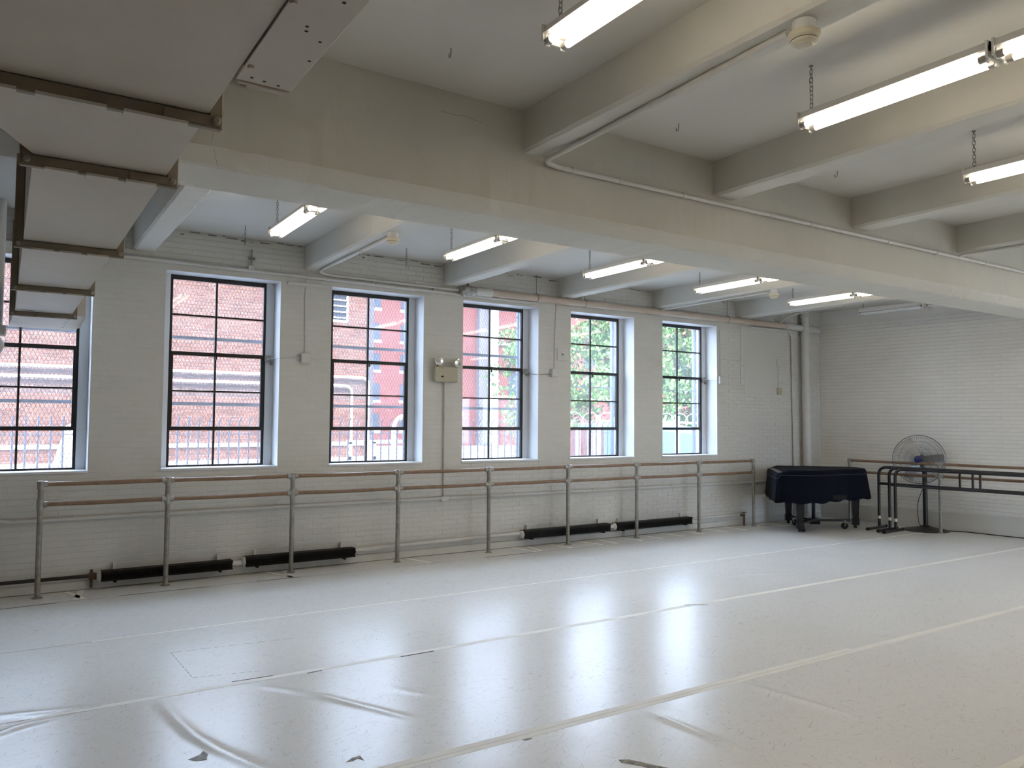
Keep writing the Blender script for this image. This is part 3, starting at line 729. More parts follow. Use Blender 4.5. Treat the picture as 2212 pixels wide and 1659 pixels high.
# ------------------------------------------------------------------ conduits and pipes
def pipe(name, label, pts, r, m='pipe_white', cat='pipe', n=10, br=.12, straps=(), group=None):
    o = MB().tube(bend(pts, br), r, n).build(name, m, smooth=True); tag(o, label, cat, group)
    for p, ax in straps:
        p = Vector(p); s = MB(); a = Vector(ax).normalized(); s.tube([p-a*.008, p+a*.008], r*1.25, n); s.build('strap', m, o)
    return o
pipe('conduit', 'white conduit running along the side of the girder to the near smoke detector', [(ex(4)-.02, 3.985, 3.27), (2.93, 3.985, 3.262), (2.80, 3.955, 3.27), (2.84, 3.7, 3.297), (2.76, 2.10, 3.298)], .017, br=.16,
     straps=[((x, 3.985, 3.263), (1, 0, 0)) for x in (3.05, 3.45, 4.05, 5.0, 5.5, 6.6, 7.4, 8.3)] + [((2.80, 2.98, 3.298), (0, 1, 0))])
pipe('conduit', 'white conduit branching from the girder under the right-hand beam', [(7.77, 3.985, 3.265), (7.80, 3.93, 3.285), (7.90, 3.7, 3.298), (7.90, -1.1, 3.298)], .015, br=.1)
pipe('conduit', 'white conduit along the top of the window wall, left of the wrapped valve', [(XL+.02, 8.545, 3.275), (2.3, 8.545, 3.232), (5.90, 8.535, 3.205), (5.96, 8.50, 3.245)], .019, br=.05,
     straps=[((x, 8.545, 3.24), (1, 0, 0)) for x in (.9, 2.2, 3.6, 4.4, 5.3)])
pipe('conduit', 'thin white conduit bending under the beam to the smoke detector above the third window', [(4.9, 8.535, 3.265), (3.05, 8.535, 3.278), (2.93, 8.48, 3.29), (2.915, 8.2, 3.297), (2.90, 6.5, 3.298)], .015, br=.14, straps=[((2.905, 7.2, 3.297), (0, 1, 0))])
pipe('conduit', 'thin conduit under the beam to the small smoke detector near the end wall', [(8.15, 8.5, 3.297), (8.15, 6.52, 3.297)], .014)
pipe('steam_pipe', 'long beige heating pipe under the beams above the right-hand windows', [(5.18, 8.495, 3.268), (11.0, 8.495, 3.262), ], .047, 'pipe_beige', n=16)
pipe('steam_pipe', 'white painted end of the heating pipe entering the corner', [(11.0, 8.495, 3.262), (11.92, 8.495, 3.245)], .056, n=16)
r_ = thing('wrapped_valve', 'lumpy foil-wrapped pipe elbow beneath the beam between the third and fourth windows', 'valve', (4.85, 8.49, 3.26))
mb = MB(); pts = [(4.76+.03*i, 8.49+.006*math.sin(i*2.1), 3.262+.008*math.cos(i*1.7)) for i in range(8)]
mb.tube(pts, .06, 14, radii=[.045, .068, .074, .066, .060, .052, .055, .05]); mb.build('wrapping', 'foil', r_, smooth=True)
mb = MB(); mb.tube([(4.97, 8.49, 3.266), (5.2, 8.493, 3.268)], .055, 14, radii=[.05, .058]); mb.build('sleeve', 'pipe_white', r_, smooth=True)
mb = MB(); mb.tube([(4.85, 8.49, 3.33), (4.85, 8.48, 3.37)], .012, 8); mb.build('stem', 'rust', r_)
pipe('riser_pipe', 'thick white vertical pipe in the far corner', [(11.54, 8.465, 0.0), (11.50, 8.465, CZ)], .068, n=18, straps=[((11.52, 8.465, .93), (0, 0, 1)), ((11.51, 8.465, 3.15), (0, 0, 1)), ((11.5, 8.465, 3.45), (0, 0, 1))])
pipe('thin_pipe', 'slim white pipe dropping down the wall beside the thick corner riser', [(10.2, 8.54, 3.19), (11.18, 8.54, 3.19), (11.245, 8.54, 3.12), (11.30, 8.54, 0.0)], .019, br=.09, straps=[((11.262, 8.54, 2.4), (0, 0, 1)), ((11.29, 8.54, .9), (0, 0, 1))])
pipe('thin_pipe', 'bent white pipe rising from the heating pipe to the last beam', [(10.85, 8.48, 3.30), (11.05, 8.48, 3.42), (11.25, 8.3, 3.50), (11.3, 7.6, 3.52)], .016, br=.12)
pipe('low_pipe', 'thin white pipe running the length of the window wall behind the barre', [(-2.4, 8.535, .76), (-.12, 8.535, .74), (.04, 8.535, .675), (2.7, 8.535, .683), (6.5, 8.535, .675), (11.4, 8.535, .672)], .019, br=.1,
     straps=[((x, 8.535, .68), (1, 0, 0)) for x in (.6, 1.6, 2.9, 4.0, 4.58, 5.6, 6.9, 8.4, 9.7)])
pipe('vertical_conduit', 'thin white conduit dropping from the emergency light to the low pipe', [(4.572, 8.548, 2.10), (4.572, 8.548, .70)], .011, straps=[((4.572, 8.548, z), (0, 0, 1)) for z in (1.9, 1.1)])
j = tag(MB().bbox(4.52, 4.63, 8.51, WY, .645, .705, .006).build('conduit_box', 'pipe_white'), 'small white junction fitting on the low pipe under the emergency light', 'junction box')
pipe('heating_pipe', 'flat black heating pipe at the foot of the wall, far left', [(-2.4, 8.50, .14), (.73, 8.50, .132)], .017, 'pipe_black')
pipe('heating_pipe', 'white heating pipe along the floor between the two pairs of radiators', [(3.39, 8.49, .150), (4.2, 8.49, .165), (5.68, 8.49, .180)], .024)
pipe('heating_pipe', 'white heating pipe along the floor right of the radiators', [(8.72, 8.49, .170), (9.86, 8.49, .172)], .018)
MB()
r_ = thing('radiator_valve', 'rusty valve standing on the floor at the right end of the heating pipe', 'valve', (9.92, 8.46, 0))
MB().tube([(9.92, 8.46, 0), (9.92, 8.46, .17)], .016, 10).build('stem', 'rust', r_); MB().tube([(9.85, 8.475, .168), (9.93, 8.46, .168)], .022, 10).build('body', 'rust', r_)
MB().lathe((9.92, 8.46, .20), (0, 0, 1), [(.035, 0), (.037, .006), (.035, .012)], 12).build('handwheel', 'rust', r_); MB().tube([(9.92, 8.46, .16), (9.92, 8.46, .205)], .007, 6).build('spindle', 'rust', r_)
r_ = thing('radiator_valve', 'rusty valve between the black pipe and the leftmost radiator', 'valve', (.78, 8.5, .05))
MB().tube([(.735, 8.50, .13), (.80, 8.5, .13)], .03, 10).build('body', 'rust', r_); MB().tube([(.76, 8.5, .02), (.76, 8.5, .19)], .013, 8).build('stem', 'rust', r_); MB().tube([(.80, 8.5, .13), (.842, 8.5, .13)], .024, 10).build('elbow', 'pipe_white', r_)
r_ = thing('wall_clamp', 'small iron pipe clamp with a bolt above the second window', 'clamp', (2.2, 8.54, 3.25))
MB().tube([(2.2, 8.545, 3.24), (2.2, 8.545, 3.46)], .007, 6).build('rod', 'chain_metal', r_); MB().bbox(2.17, 2.23, 8.53, WY, 3.23, 3.29, .004).build('plate', 'pipe_white', r_); MB().bbox(2.165, 2.235, 8.535, 8.555, 3.35, 3.375, .003).build('nut', 'chain_metal', r_)
for x, lb in ((5.91, 'thin hanger rod holding the heating pipe above the fourth window'), (6.72, 'thin hanger rod holding the heating pipe above the fifth window'), (9.6, 'thin hanger rod holding the heating pipe right of the windows')):
    r_ = thing('pipe_hanger', lb, 'hanger', (x, 8.495, 3.3), 'heating pipe hangers'); MB().tube([(x, 8.50, CZ), (x, 8.50, 3.31)], .005, 6).build('rod', 'chain_metal', r_); MB().loop([(x, 8.495+.052*math.cos(a*math.pi/8), 3.268+.052*math.sin(a*math.pi/8)) for a in range(16)], .005, 5).build('ring', 'chain_metal', r_)
tag(MB().bbox(2.60, 3.11, 8.55, WY, 3.12, 3.165, .005).build('wire_raceway', 'pipe_white'), 'short flat painted raceway on the wall between the second and third windows', 'raceway')
# left edge: painted riser with fittings in front of the leftmost window
r_ = thing('drop_pipe', 'grey painted drop pipe with bracket at the far left edge', 'pipe', (-.075, 8.3, 2.2))
MB().tube([(-.078, 8.30, CZ), (-.078, 8.30, 2.43)], .055, 16).build('pipe', 'pipe_white', r_, smooth=True); MB().bbox(-.15, .005, 8.25, 8.36, 2.36, 2.45, .01).build('bracket', 'pipe_white', r_); MB().lathe((-.075, 8.30, 2.36), (0, 0, -1), [(.03, 0), (.068, .05), (.07, .10), (.045, .16), (.02, .17)], 16).build('knob', 'pipe_white', r_, smooth=True)
pipe('vertical_conduit', 'bright metal conduit rising beside the duct at the left edge', [(.055, 8.53, 3.25), (.055, 8.53, CZ)], .02, 'steel')

# ------------------------------------------------------------------ wall boxes and wires
def jbox(x0, x1, z0, z1, d, label, m='pipe_white'):
    r = thing('junction_box', label, 'junction box', ((x0+x1)/2, WY-d/2, z0), 'wall boxes')
    MB().bbox(x0, x1, WY-d, WY, z0, z1, .006).build('box', m, r); MB().bbox(x0+.01, x1-.01, WY-d-.004, WY-d, z0+.01, z1-.01, .002).build('cover', m, r)
    return r
jbox(2.755, 2.863, 2.258, 2.375, .045, 'white junction box between the second and third windows')
jbox(6.19, 6.295, 2.233, 2.342, .04, 'white junction box below the plate between the fourth and fifth windows')
jbox(9.46, 9.59, 2.235, 2.36, .04, 'white junction box beside the rightmost window')
jbox(10.86, 10.965, 2.582, 2.69, .035, 'upper small box on the wall near the corner pipes')
jbox(10.865, 10.97, 2.10, 2.215, .035, 'lower beige box on the wall near the corner pipes', 'box_beige')
r_ = thing('wall_plate', 'square white plate with a round key hole beside the fifth window', 'wall plate', (6.385, WY, 2.46))
MB().bbox(6.302, 6.466, WY-.012, WY, 2.46, 2.63, .003).build('plate', 'pipe_white', r_); MB().lathe((6.387, WY-.012, 2.543), (0, -1, 0), [(.022, 0), (.018, .006)], 14).build('knob', 'steel', r_); MB().lathe((6.387, WY-.018, 2.543), (0, -1, 0), [(.010, 0), (.009, .002)], 10).build('keyhole', 'hole_black', r_)
def wire(label, pts, r=.0035, m='pipe_white'):
    tag(MB().tube(pts, r, 5).build('wire', m, smooth=True), label, 'wire', 'painted wires')
wy_ = WY-.006
wire('thin painted wire from the second window to the junction box', [(2.44, 8.78, 2.30), (2.52, 8.6, 2.305), (2.545, wy_, 2.31), (2.65, wy_, 2.318), (2.755, wy_, 2.322)])
wire('thin painted wire from the junction box to the third window', [(2.865, wy_, 2.315), (2.98, wy_, 2.31), (3.10, wy_, 2.32)])
wire('painted wire rising from the box between the second and third windows', [(2.812, wy_, 2.375), (2.806, wy_, 2.7), (2.80, wy_, 3.02), (2.82, wy_, 3.21)], .005)
wire('dark wire looping from the fourth window to its junction box', [(5.90, 8.77, 2.30), (5.96, 8.62, 2.26), (6.02, wy_, 2.255), (6.10, wy_, 2.26), (6.19, wy_, 2.265)], .0035, 'chain_metal')
wire('painted wire rising from the box between the fourth and fifth windows', [(6.255, wy_, 2.342), (6.262, wy_, 2.8), (6.285, wy_, 3.22)], .005)
wire('thin wire from the rightmost window to its junction box', [(9.34, 8.77, 2.31), (9.42, 8.6, 2.30), (9.46, wy_, 2.30)])
wire('sagging painted wire right of the rightmost window', [(9.50, wy_, 2.64), (9.75, wy_, 2.625), (10.0, wy_, 2.61), (10.3, wy_, 2.625), (10.6, wy_, 2.618), (10.86, wy_, 2.63)])
wire('painted wire joining the upper and lower small boxes', [(10.91, wy_, 2.582), (10.912, wy_, 2.215)], .005)
wire('painted wire above the box beside the rightmost window', [(9.51, wy_, 2.36), (9.50, wy_, 3.1)], .005)
tag(MB().bbox(9.975, 10.055, WY-.012, WY, 2.24, 2.545, .003).build('wall_strip', 'pipe_white'), 'lower narrow white strip fixed to the wall right of the windows', 'wall strip')
tag(MB().bbox(9.98, 10.06, WY-.012, WY, 2.56, 3.19, .003).build('wall_strip', 'pipe_white'), 'upper narrow white strip fixed to the wall right of the windows', 'wall strip')
tag(MB().bbox(10.06, 10.89, WY-.007, WY, 2.10, 3.19, .003).build('wall_patch', 'wall_paint'), 'smooth plastered-over rectangle on the wall near the corner', 'wall patch')

# ------------------------------------------------------------------ emergency light
r_ = thing('emergency_light', 'beige emergency light box with two round lamp heads between the third and fourth windows', 'emergency light', (4.565, WY-.04, 2.105))
MB().bbox(4.41, 4.725, WY-.085, WY, 2.105, 2.298, .012).build('housing', 'box_beige', r_)
MB().bbox(4.49, 4.515, WY-.089, WY-.085, 2.165, 2.18, .001).build('test_button', 'hole_black', r_); MB().bbox(4.475, 4.515, WY-.087, WY-.085, 2.272, 2.278, .0005).build('nameplate', 'crack', r_)
for x, z, tx in ((4.455, 2.365, -.05), (4.695, 2.355, .25)):
    hd = MB().lathe((x, WY-.055, z), (tx, -1, -.12), [(.02, -.02), (.045, 0), (.055, .025), (.057, .04), (.054, .045)], 22).build('lamp_head', 'cream_plastic', r_, smooth=True)
    a = Vector((tx, -1, -.12)).normalized(); c = Vector((x, WY-.055, z))
    MB().lathe(c+a*.0455, a, [(.049, 0), (.045, .006), (.02, .011)], 22).build('lens', 'lens', hd, smooth=True)
    MB().tube([(x, WY-.05, 2.298), (x, WY-.05, z-.03)], .012, 8).build('swivel', 'hole_black', hd)

# ------------------------------------------------------------------ radiators
def radiator(x0, x1, z0, z1, label, cap_left):
    y0, y1 = 8.41, 8.53; root = thing('radiator', label, 'radiator', ((x0+x1)/2, 8.47, z0), 'black finned radiators along the window wall')
    mb = MB(); n = int((x1-x0)/.010)
    for k in range(n):
        x = x0+(x1-x0)*k/n; dz = random.uniform(-.002, .002); mb.box(x, x+.006, y0+random.uniform(0, .003), y1, z0+dz, z1+dz)
    f = mb.build('fins', 'radiator_black', root); f['kind'] = 'stuff'
    MB().tube([(x0-.02, 8.47, (z0+z1)/2), (x1+.02, 8.47, (z0+z1)/2)], .022, 10).build('pipe', 'radiator_black', root)
    mb = MB(); mb.box(x0, x1, y0-.003, y0-.001, z1-.02, z1+.004); mb.box(x0, x1, y0-.003, y1, z1+.003, z1+.005); mb.box(x0, x1, y0-.003, y0-.001, z0-.004, z0+.01); mb.build('cover_strip', 'radiator_black', root)
    for x in (x0+.12, x1-.12):
        MB().box(x-.012, x+.012, y1-.002, WY, z0-.02, z1+.06).build('bracket', 'pipe_white', root); MB().box(x-.012, x+.012, y0, y1, z0-.022, z0-.006).build('hook', 'radiator_black', root)
    xc = x0 if cap_left else x1
    MB().lathe((xc, 8.47, (z0+z1)/2), (-1 if cap_left else 1, 0, 0), [(.05, 0), (.05, .02), (.03, .035)], 14).build('end_cap', 'pipe_white', root)
radiator(.836, 2.045, .085, .168, 'leftmost black finned radiator at the foot of the window wall', True)
radiator(2.18, 3.384, .095, .185, 'second black finned radiator from the left, under the second and third windows', True)
radiator(5.69, 7.128, .120, .212, 'third black finned radiator from the left, under the fourth and fifth windows', True)
radiator(7.25, 8.72, .118, .205, 'rightmost black finned radiator, under the fifth and rightmost windows', True)
for x0, x1, z, lb in ((2.045, 2.145, .13, 'white pipe coupling between the two left radiators'), (7.13, 7.215, .165, 'white pipe coupling between the two right radiators')):
    tag(MB().tube([(x0, 8.47, z), (x1, 8.47, z)], .026, 12).build('pipe_coupling', 'pipe_white', smooth=True), lb, 'pipe coupling')

# ------------------------------------------------------------------ ballet barres
def barre(label, posts, hts, r_post=.0235, r_rail=.0205):
    P = [Vector((p[0], p[1], 0)) for p in posts]; root = thing('ballet_barre', label, 'ballet barre', P[len(P)//2])
    for i, p in enumerate(P):
        po = MB().tube([p, p+Vector((0, 0, hts[0]+.004))], r_post, 14).build('post', 'post_grey', root, smooth=True)
        MB().lathe(p, (0, 0, 1), [(.045, 0), (.045, .006), (.03, .014)], 14).build('foot_plate', 'post_grey', po)
        for j, h in enumerate(hts):
            c = p+Vector((0, 0, h)); MB().tube([c-Vector((0, 0, .045)), c+Vector((0, 0, .045 if j else .03))], r_post*1.28, 14).build('sleeve', 'fitting_grey', po, smooth=True)
            d0 = (P[i-1]-p).normalized()*.055 if i > 0 else Vector(); d1 = (P[i+1]-p).normalized()*.055 if i < len(P)-1 else Vector()
            MB().tube([c+d0, c+d1] if (d0-d1).length > .06 else [c, c+d0+d1], r_rail*1.35, 14).build('tee', 'fitting_grey', po, smooth=True)
    for a, b in zip(P, P[1:]):
        for h in hts:
            d = (b-a).normalized(); z = Vector((0, 0, h)); m_ = (a+b)/2+z-Vector((0, 0, .004))
            MB().tube([a+d*.04+z, m_, b-d*.04+z], r_rail, 12).build('rail', 'barre_wood', root, smooth=True)
px = [.314, 1.391, 2.631, 3.866, 5.098, 6.329, 7.545, 8.785, 10.008]
barre('long two-rail wooden ballet barre on grey posts along the window wall', [(x, 8.344) for x in px], [1.028, .845])
barre('two-rail wooden ballet barre on posts along the end wall in front of the fan', [(11.66, 7.76), (11.80, 6.36), (11.94, 4.9), (12.08, 3.45)], [1.028, .845])

# ------------------------------------------------------------------ piano under its cover
PO = Vector((10.08, 8.04, 0)); PA = math.radians(-45); PV = Vector((math.cos(PA), math.sin(PA), 0)); PN = Vector((-math.sin(PA), math.cos(PA), 0))
def pp(v, n, z): return PO + PV*v + PN*n + Vector((0, 0, z))
def smooth_poly(ctrl, k=6):
    out = []; n = len(ctrl)
    for i in range(n):
        p0, p1, p2, p3 = [Vector(ctrl[(i+j-1) % n]) for j in range(4)]
        for t in range(k):
            t /= k; out.append(0.5*((2*p1)+(p2-p0)*t+(2*p0-5*p1+4*p2-p3)*t*t+(3*p1-p0-3*p2+p3)*t**3))
    return out
hw = .66
ctrl = [(.02, hw-.02), (0, hw-.14), (0, 0), (0, -hw+.14), (.03, -hw+.02), (.22, -hw), (.42, -hw+.01), (.60, -hw+.08), (.78, -hw+.25), (.95, -hw+.44), (1.12, -hw+.56), (1.28, -hw+.64), (1.385, -hw+.80), (1.40, hw-.35), (1.36, hw-.12), (1.26, hw-.01), (1.0, hw), (.5, hw), (.14, hw)]
plan = [(p.x, p.y) for p in smooth_poly([(a, b) for a, b in ctrl], 4)] if False else None
plan = smooth_poly([Vector((a, b, 0)) for a, b in ctrl], 4)
def piano():
    root = thing('grand_piano', 'black grand piano standing in the corner under a dark cover', 'piano', PO+PV*.7)
    c = Vector((.66, 0, 0)); mb = MB(); n = len(plan)
    rings = []
    for sc_, z in ((.955, .56), (.965, .60), (.965, .86), (.975, .865), (.975, .895)):
        rings.append(len(mb.v)); mb.v += [tuple(pp(*( (c+(p-c)*sc_).xy), z)) for p in plan]
    for a, b in zip(rings, rings[1:]):
        for q in range(n): mb.f.append((a+q, a+(q+1) % n, b+(q+1) % n, b+q))
    mb.f += [tuple(rings[0]+q for q in reversed(range(n))), tuple(rings[-1]+q for q in range(n))]
    mb.build('case', 'piano_black', root)
    mb = MB()
    for nn in (-.38, 0, .38):
        i = len(mb.v); P = [pp(v, m, z) for v in (.15, 1.0) for m in (nn-.04, nn+.04) for z in (.50, .57)]; mb.v += [tuple(p) for p in P]
        mb.f += [(i,i+1,i+3,i+2),(i+4,i+6,i+7,i+5),(i,i+4,i+5,i+1),(i+2,i+3,i+7,i+6),(i,i+2,i+6,i+4),(i+1,i+5,i+7,i+3)]
    mb.build('underbeams', 'piano_black', root)
    for v, nn in ((.33, -.50), (.30, .50), (1.24, .18)):
        lg = MB(); i = 0
        prof = [(.56, .062), (.50, .062), (.46, .056), (.17, .043), (.165, .052), (.07, .052), (.065, .03)]
        for z, h in prof: lg.v += [tuple(pp(v+a*h, nn+b*h, z)) for a, b in ((-1,-1),(1,-1),(1,1),(-1,1))]
        for j in range(len(prof)-1):
            for q in range(4): lg.f.append((4*j+q, 4*j+(q+1) % 4, 4*j+4+(q+1) % 4, 4*j+4+q))
        lg.f += [(0,1,2,3), tuple(4*(len(prof)-1)+q for q in range(4))]
        l = lg.build('leg', 'piano_black', root)
        MB().lathe(pp(v, nn, .042)+PV*-.0, PN, [(.026, -.012), (.026, .012)], 14).build('caster', 'hole_black', l)
    ly = MB()
    for nn in (-.09, -.03, .03, .09): ly.tube([pp(.66, .34+nn, .57), pp(.66, .34+nn*1.05, .13)], .016 if abs(nn) > .05 else .008, 8)
    l = ly.build('lyre', 'piano_black', root)
    mb = MB(); i = 0; P = [pp(v, m, z) for v in (.58, .73) for m in (.18, .50) for z in (.055, .135)]; mb.v += [tuple(p) for p in P]
    mb.f += [(0,1,3,2),(4,6,7,5),(0,4,5,1),(2,3,7,6),(0,2,6,4),(1,5,7,3)]; mb.build('pedal_box', 'piano_black', l)
    for nn in (-.07, 0, .07): MB().tube([pp(.59, .34+nn, .09), pp(.48, .34+nn, .07)], .013, 8).build('pedal', 'brass', l)
piano()
def dolly():
    root = thing('piano_dolly', 'black steel piano truck with swivel casters under the piano', 'dolly', PO+PV*.65)
    c = pp(.62, .05, .135)
    for v, nn in ((.33, -.50), (.30, .50), (1.24, .18)):
        e = pp(v, nn, .135); ar = MB().tube([c, c+(e-c)*.88], .019, 8).build('arm', 'tube_black', root)
        w_ = c+(e-c)*.74; w_.z = .05
        MB().lathe(w_, (e-c).cross(Vector((0, 0, 1))), [(.046, -.016), (.05, -.012), (.05, .012), (.046, .016)], 18).build('caster_wheel', 'hole_black', ar, smooth=True)
        sd = (e-c).normalized().cross(Vector((0, 0, 1)))
        fk = MB()
        for s in (-1, 1): fk.tube([w_+sd*.022*s, w_+sd*.022*s+Vector((0, 0, .075))], .007, 6)
        fk.tube([w_+Vector((0, 0, .07)), w_+Vector((0, 0, .085))], .025, 10); fk.build('caster_fork', 'steel', ar)
dolly()
def cover():
    root_c = Vector((.66, 0, 0)); mb = MB(); n = len(plan); rd = random.Random(5)
    rows = []
    def hem(p):   # hem height: lower at the keyboard side, lifted toward the tail
        return .455 + .035*max(0, p.x-.5) + .012*math.sin(p.x*17+p.y*11)
    specs = [(0.30, None, .934), (.62, None, .933), (.90, None, .932), (.985, None, .930), (1.0, None, .922), (1.012, None, .905)]
    for s, _, z in specs:
        rows.append(len(mb.v))
        for p in plan:
            drop = 0
            if p.x < .14 and s > .88: drop = .05*(.14-p.x)/.14
            mb.v.append(tuple(pp(*((root_c+(p-root_c)*s).xy), z-drop)))
    K = 9
    for k in range(1, K+1):
        t = k/K; rows.append(len(mb.v))
        for q, p in enumerate(plan):
            ang = q/n*2*math.pi; fold = (.012*math.sin(ang*13+1.0)+.009*math.sin(ang*29))*t
            flare = .012+.055*t*(1 if p.x > 1.1 else .55)+fold; d = (p-root_c); d.normalize()
            b = root_c+(p-root_c)*1.0+d*flare
            z0 = .905-(.05*(.14-p.x)/.14 if p.x < .14 else 0); mb.v.append(tuple(pp(b.x, b.y, z0+(hem(p)-z0)*t)))
    for a, b in zip(rows, rows[1:]):
        for q in range(n): mb.f.append((a+q, a+(q+1) % n, b+(q+1) % n, b+q))
    mb.f.append(tuple(rows[0]+q for q in reversed(range(n))))
    o = mb.build('piano_cover', 'cover_navy', smooth=True)
    md = o.modifiers.new('thick', 'SOLIDIFY'); md.thickness = .004; md.offset = 1
    tag(o, 'dark navy cloth cover draped over the grand piano', 'piano cover')
    sm = MB(); pts = []
    for p in plan:
        d = (p-root_c).normalized(); b = p+d*.030; pts.append(pp(b.x, b.y, .86-(.05 if p.x < .05 else 0)))
    sm.loop(pts, .005, 5); s = sm.build('seam_piping', 'seam_navy', o, smooth=True)
cover()

# ------------------------------------------------------------------ portable barres
def portable(y0, xoff, label, ln=3.2, ztop=.955, zlow=.70):
    d = Vector((.10, -1, 0)).normalized(); nrm = Vector((-1, -.1, 0)).normalized(); a = Vector((xoff, y0, 0)); b = a+d*ln
    root = thing('portable_barre', label, 'portable barre', a+d*ln/2, 'portable barres nested by the end wall'); Z = Vector((0, 0, 1)); r = .022
    MB().tube(bend([a+Z*.04, a+Z*ztop, b+Z*ztop, b+Z*.04], .13, 8), r, 12).build('frame', 'tube_black', root, smooth=True)
    MB().tube([a+Z*zlow, b+Z*zlow], r*.95, 12).build('lower_rail', 'tube_black', root, smooth=True)
    MB().tube([a+d*1.18+Z*zlow, a+d*1.18+Z*ztop], .016, 10).build('brace', 'tube_black', root, smooth=True)
    for e in (a, b):
        f = MB().tube([e+nrm*.36+Z*.024, e-nrm*.20+Z*.024], .021, 10).build('foot', 'tube_black', root, smooth=True)
        for q0, q1 in ((.345, .385), (-.225, -.185)): MB().tube([e+nrm*q0+Z*.024, e+nrm*q1+Z*.024], .0245, 10).build('foot_cap', 'hole_black', f)
        MB().tube([e+Z*.155, e+Z*.20], r+.0012, 12).build('tape_band', 'white_tape', root)
portable(7.145, 11.49, 'rearmost black tube portable barre, left leg nearest the piano', zlow=.70)
portable(6.93, 11.42, 'middle black tube portable barre of the nested three')
portable(6.80, 11.36, 'front black tube portable barre of the nested three', ztop=.945)

# ------------------------------------------------------------------ pedestal fan
def fan():
    B = Vector((11.93, 6.66, 0)); root = thing('pedestal_fan', 'large wire-guard pedestal fan with grey blades behind the end wall barre', 'fan', B)
    MB().lathe(B, (0, 0, 1), [(.33, 0), (.33, .008), (.30, .018), (.12, .05), (.045, .075), (.04, .08)], 40).build('base', 'tube_black', root, smooth=True)
    MB().tube([B+Vector((0, 0, .07)), B+Vector((-.01, 0, .95))], .034, 16).build('pole', 'tube_black', root, smooth=True)
    ax = Vector((-.93, -.36, .02)).normalized(); C = B+Vector((-.13, .02, 1.085)); u = ax.orthogonal().normalized(); u = Vector((0, 0, 1)).cross(ax).normalized(); v = ax.cross(u)
    MB().lathe(C-ax*.20, ax, [(.05, 0), (.07, .02), (.075, .13), (.05, .15)], 20).build('motor', 'tube_black', root, smooth=True)
    MB().tube([B+Vector((-.01, 0, .9)), C-ax*.12-Vector((0, 0, .06))], .02, 8).build('yoke', 'tube_black', root)
    hb = MB().lathe(C, ax, [(.048, 0), (.062, .02), (.060, .045), (.035, .055)], 24).build('hub_badge', 'fan_hub', root, smooth=True)
    MB().lathe(C+ax*.0505, ax, [(.036, 0), (.034, .004)], 20).build('badge_print', 'steel', hb)
    for k in range(3):
        a0 = math.radians(122+120*k); mb = MB(); dr = u*math.cos(a0)+v*math.sin(a0); dt = -u*math.sin(a0)+v*math.cos(a0)
        for r, wd, tw in ((.04, .045, .02), (.12, .06, .022), (.24, .075, .02), (.335, .078, .016), (.345, .06, .014)):
            for s in (-1, 1): mb.v.append(tuple(C-ax*.035+dr*r+dt*(wd*s)+ax*(tw*s)))
        n = len(mb.v)
        for j in range(4): mb.f.append((2*j, 2*j+1, 2*j+3, 2*j+2))
        o = mb.build('blade', 'fan_blade', root); md = o.modifiers.new('thick', 'SOLIDIFY'); md.thickness = .003
    R = .37
    def ring(rad, h, r): 
        g.loop([C+ax*h+u*(rad*math.cos(2*math.pi*i/48))+v*(rad*math.sin(2*math.pi*i/48)) for i in range(48)], r, 5)
    for side, nm in ((1, 'front_guard'), (-1, 'rear_guard')):
        g = MB()
        if side == 1: ring(R, -.035, .0055)
        for rad in (.10, .19, .28, .34): ring(rad, side*(.062-.06*(rad/R)**3)-.02, .0013)
        for i in range(72):
            a = 2*math.pi*i/72; e = u*math.cos(a)+v*math.sin(a)
            g.tube([C+e*.07+ax*(side*.062-.02), C+e*.2+ax*(side*.055-.02), C+e*.33+ax*(side*.025-.02), C+e*R+ax*-.035], .0012, 4, cap=False)
        g.build(nm, 'fan_guard', root)
    cp = [B+Vector((-.02, .03, .62)), B+Vector((-.10, .06, .45)), B+Vector((-.12, .06, .25)), B+Vector((-.08, .06, .1)), B+Vector((-.02, .06, .06))]
    MB().tube(bend(cp, .1), .005, 6).build('cord', 'hole_black', root, smooth=True)
    MB().tube(bend([C-ax*.1-Vector((0, 0, .06)), C-ax*.08+u*.08-Vector((0, 0, .1)), C-ax*.05+u*.02-Vector((0, 0, .18)), C-ax*.1-u*.05-Vector((0, 0, .14))], .05), .004, 6).build('loose_wire', 'hole_black', root, smooth=True)
fan()
pts = [Vector((12.10, 6.45, .006))] + [Vector(efn(2.3+.5*i, .006, .045+.006*math.sin(i*2.3))) for i in range(10)]
tag(MB().tube(bend(pts, .1), .006, 6).build('power_cord', 'hole_black', smooth=True), 'black power cord lying along the foot of the end wall', 'cord')

# ------------------------------------------------------------------ scraps on the floor
def scrap(pts, label, h=.0012):
    tag(MB().prism(pts, .0002, h).build('tape_scrap', 'debris_dark'), label, 'tape scrap', 'scraps of tape on the floor')
scrap([(.80, 4.06), (.86, 4.09), (.90, 4.16), (.93, 4.15), (.885, 4.05), (.875, 4.01), (.83, 4.02)], 'bent dark scrap of tape at the bottom left of the floor')
scrap([(1.43, 3.63), (1.47, 3.66), (1.515, 3.665), (1.51, 3.60), (1.495, 3.64), (1.46, 3.625)], 'curled dark scrap of tape near the bottom centre of the floor')
scrap([(2.555, 2.955), (2.60, 2.93), (2.66, 2.82), (2.72, 2.72), (2.67, 2.70), (2.60, 2.85), (2.545, 2.925)], 'long dark strip of tape cut by the bottom edge of the picture')
scrap([(5.18, 5.10), (5.30, 5.03), (5.36, 4.98), (5.35, 4.97), (5.28, 5.02), (5.17, 5.085)], 'thin dark scrap lying across the middle tape line')
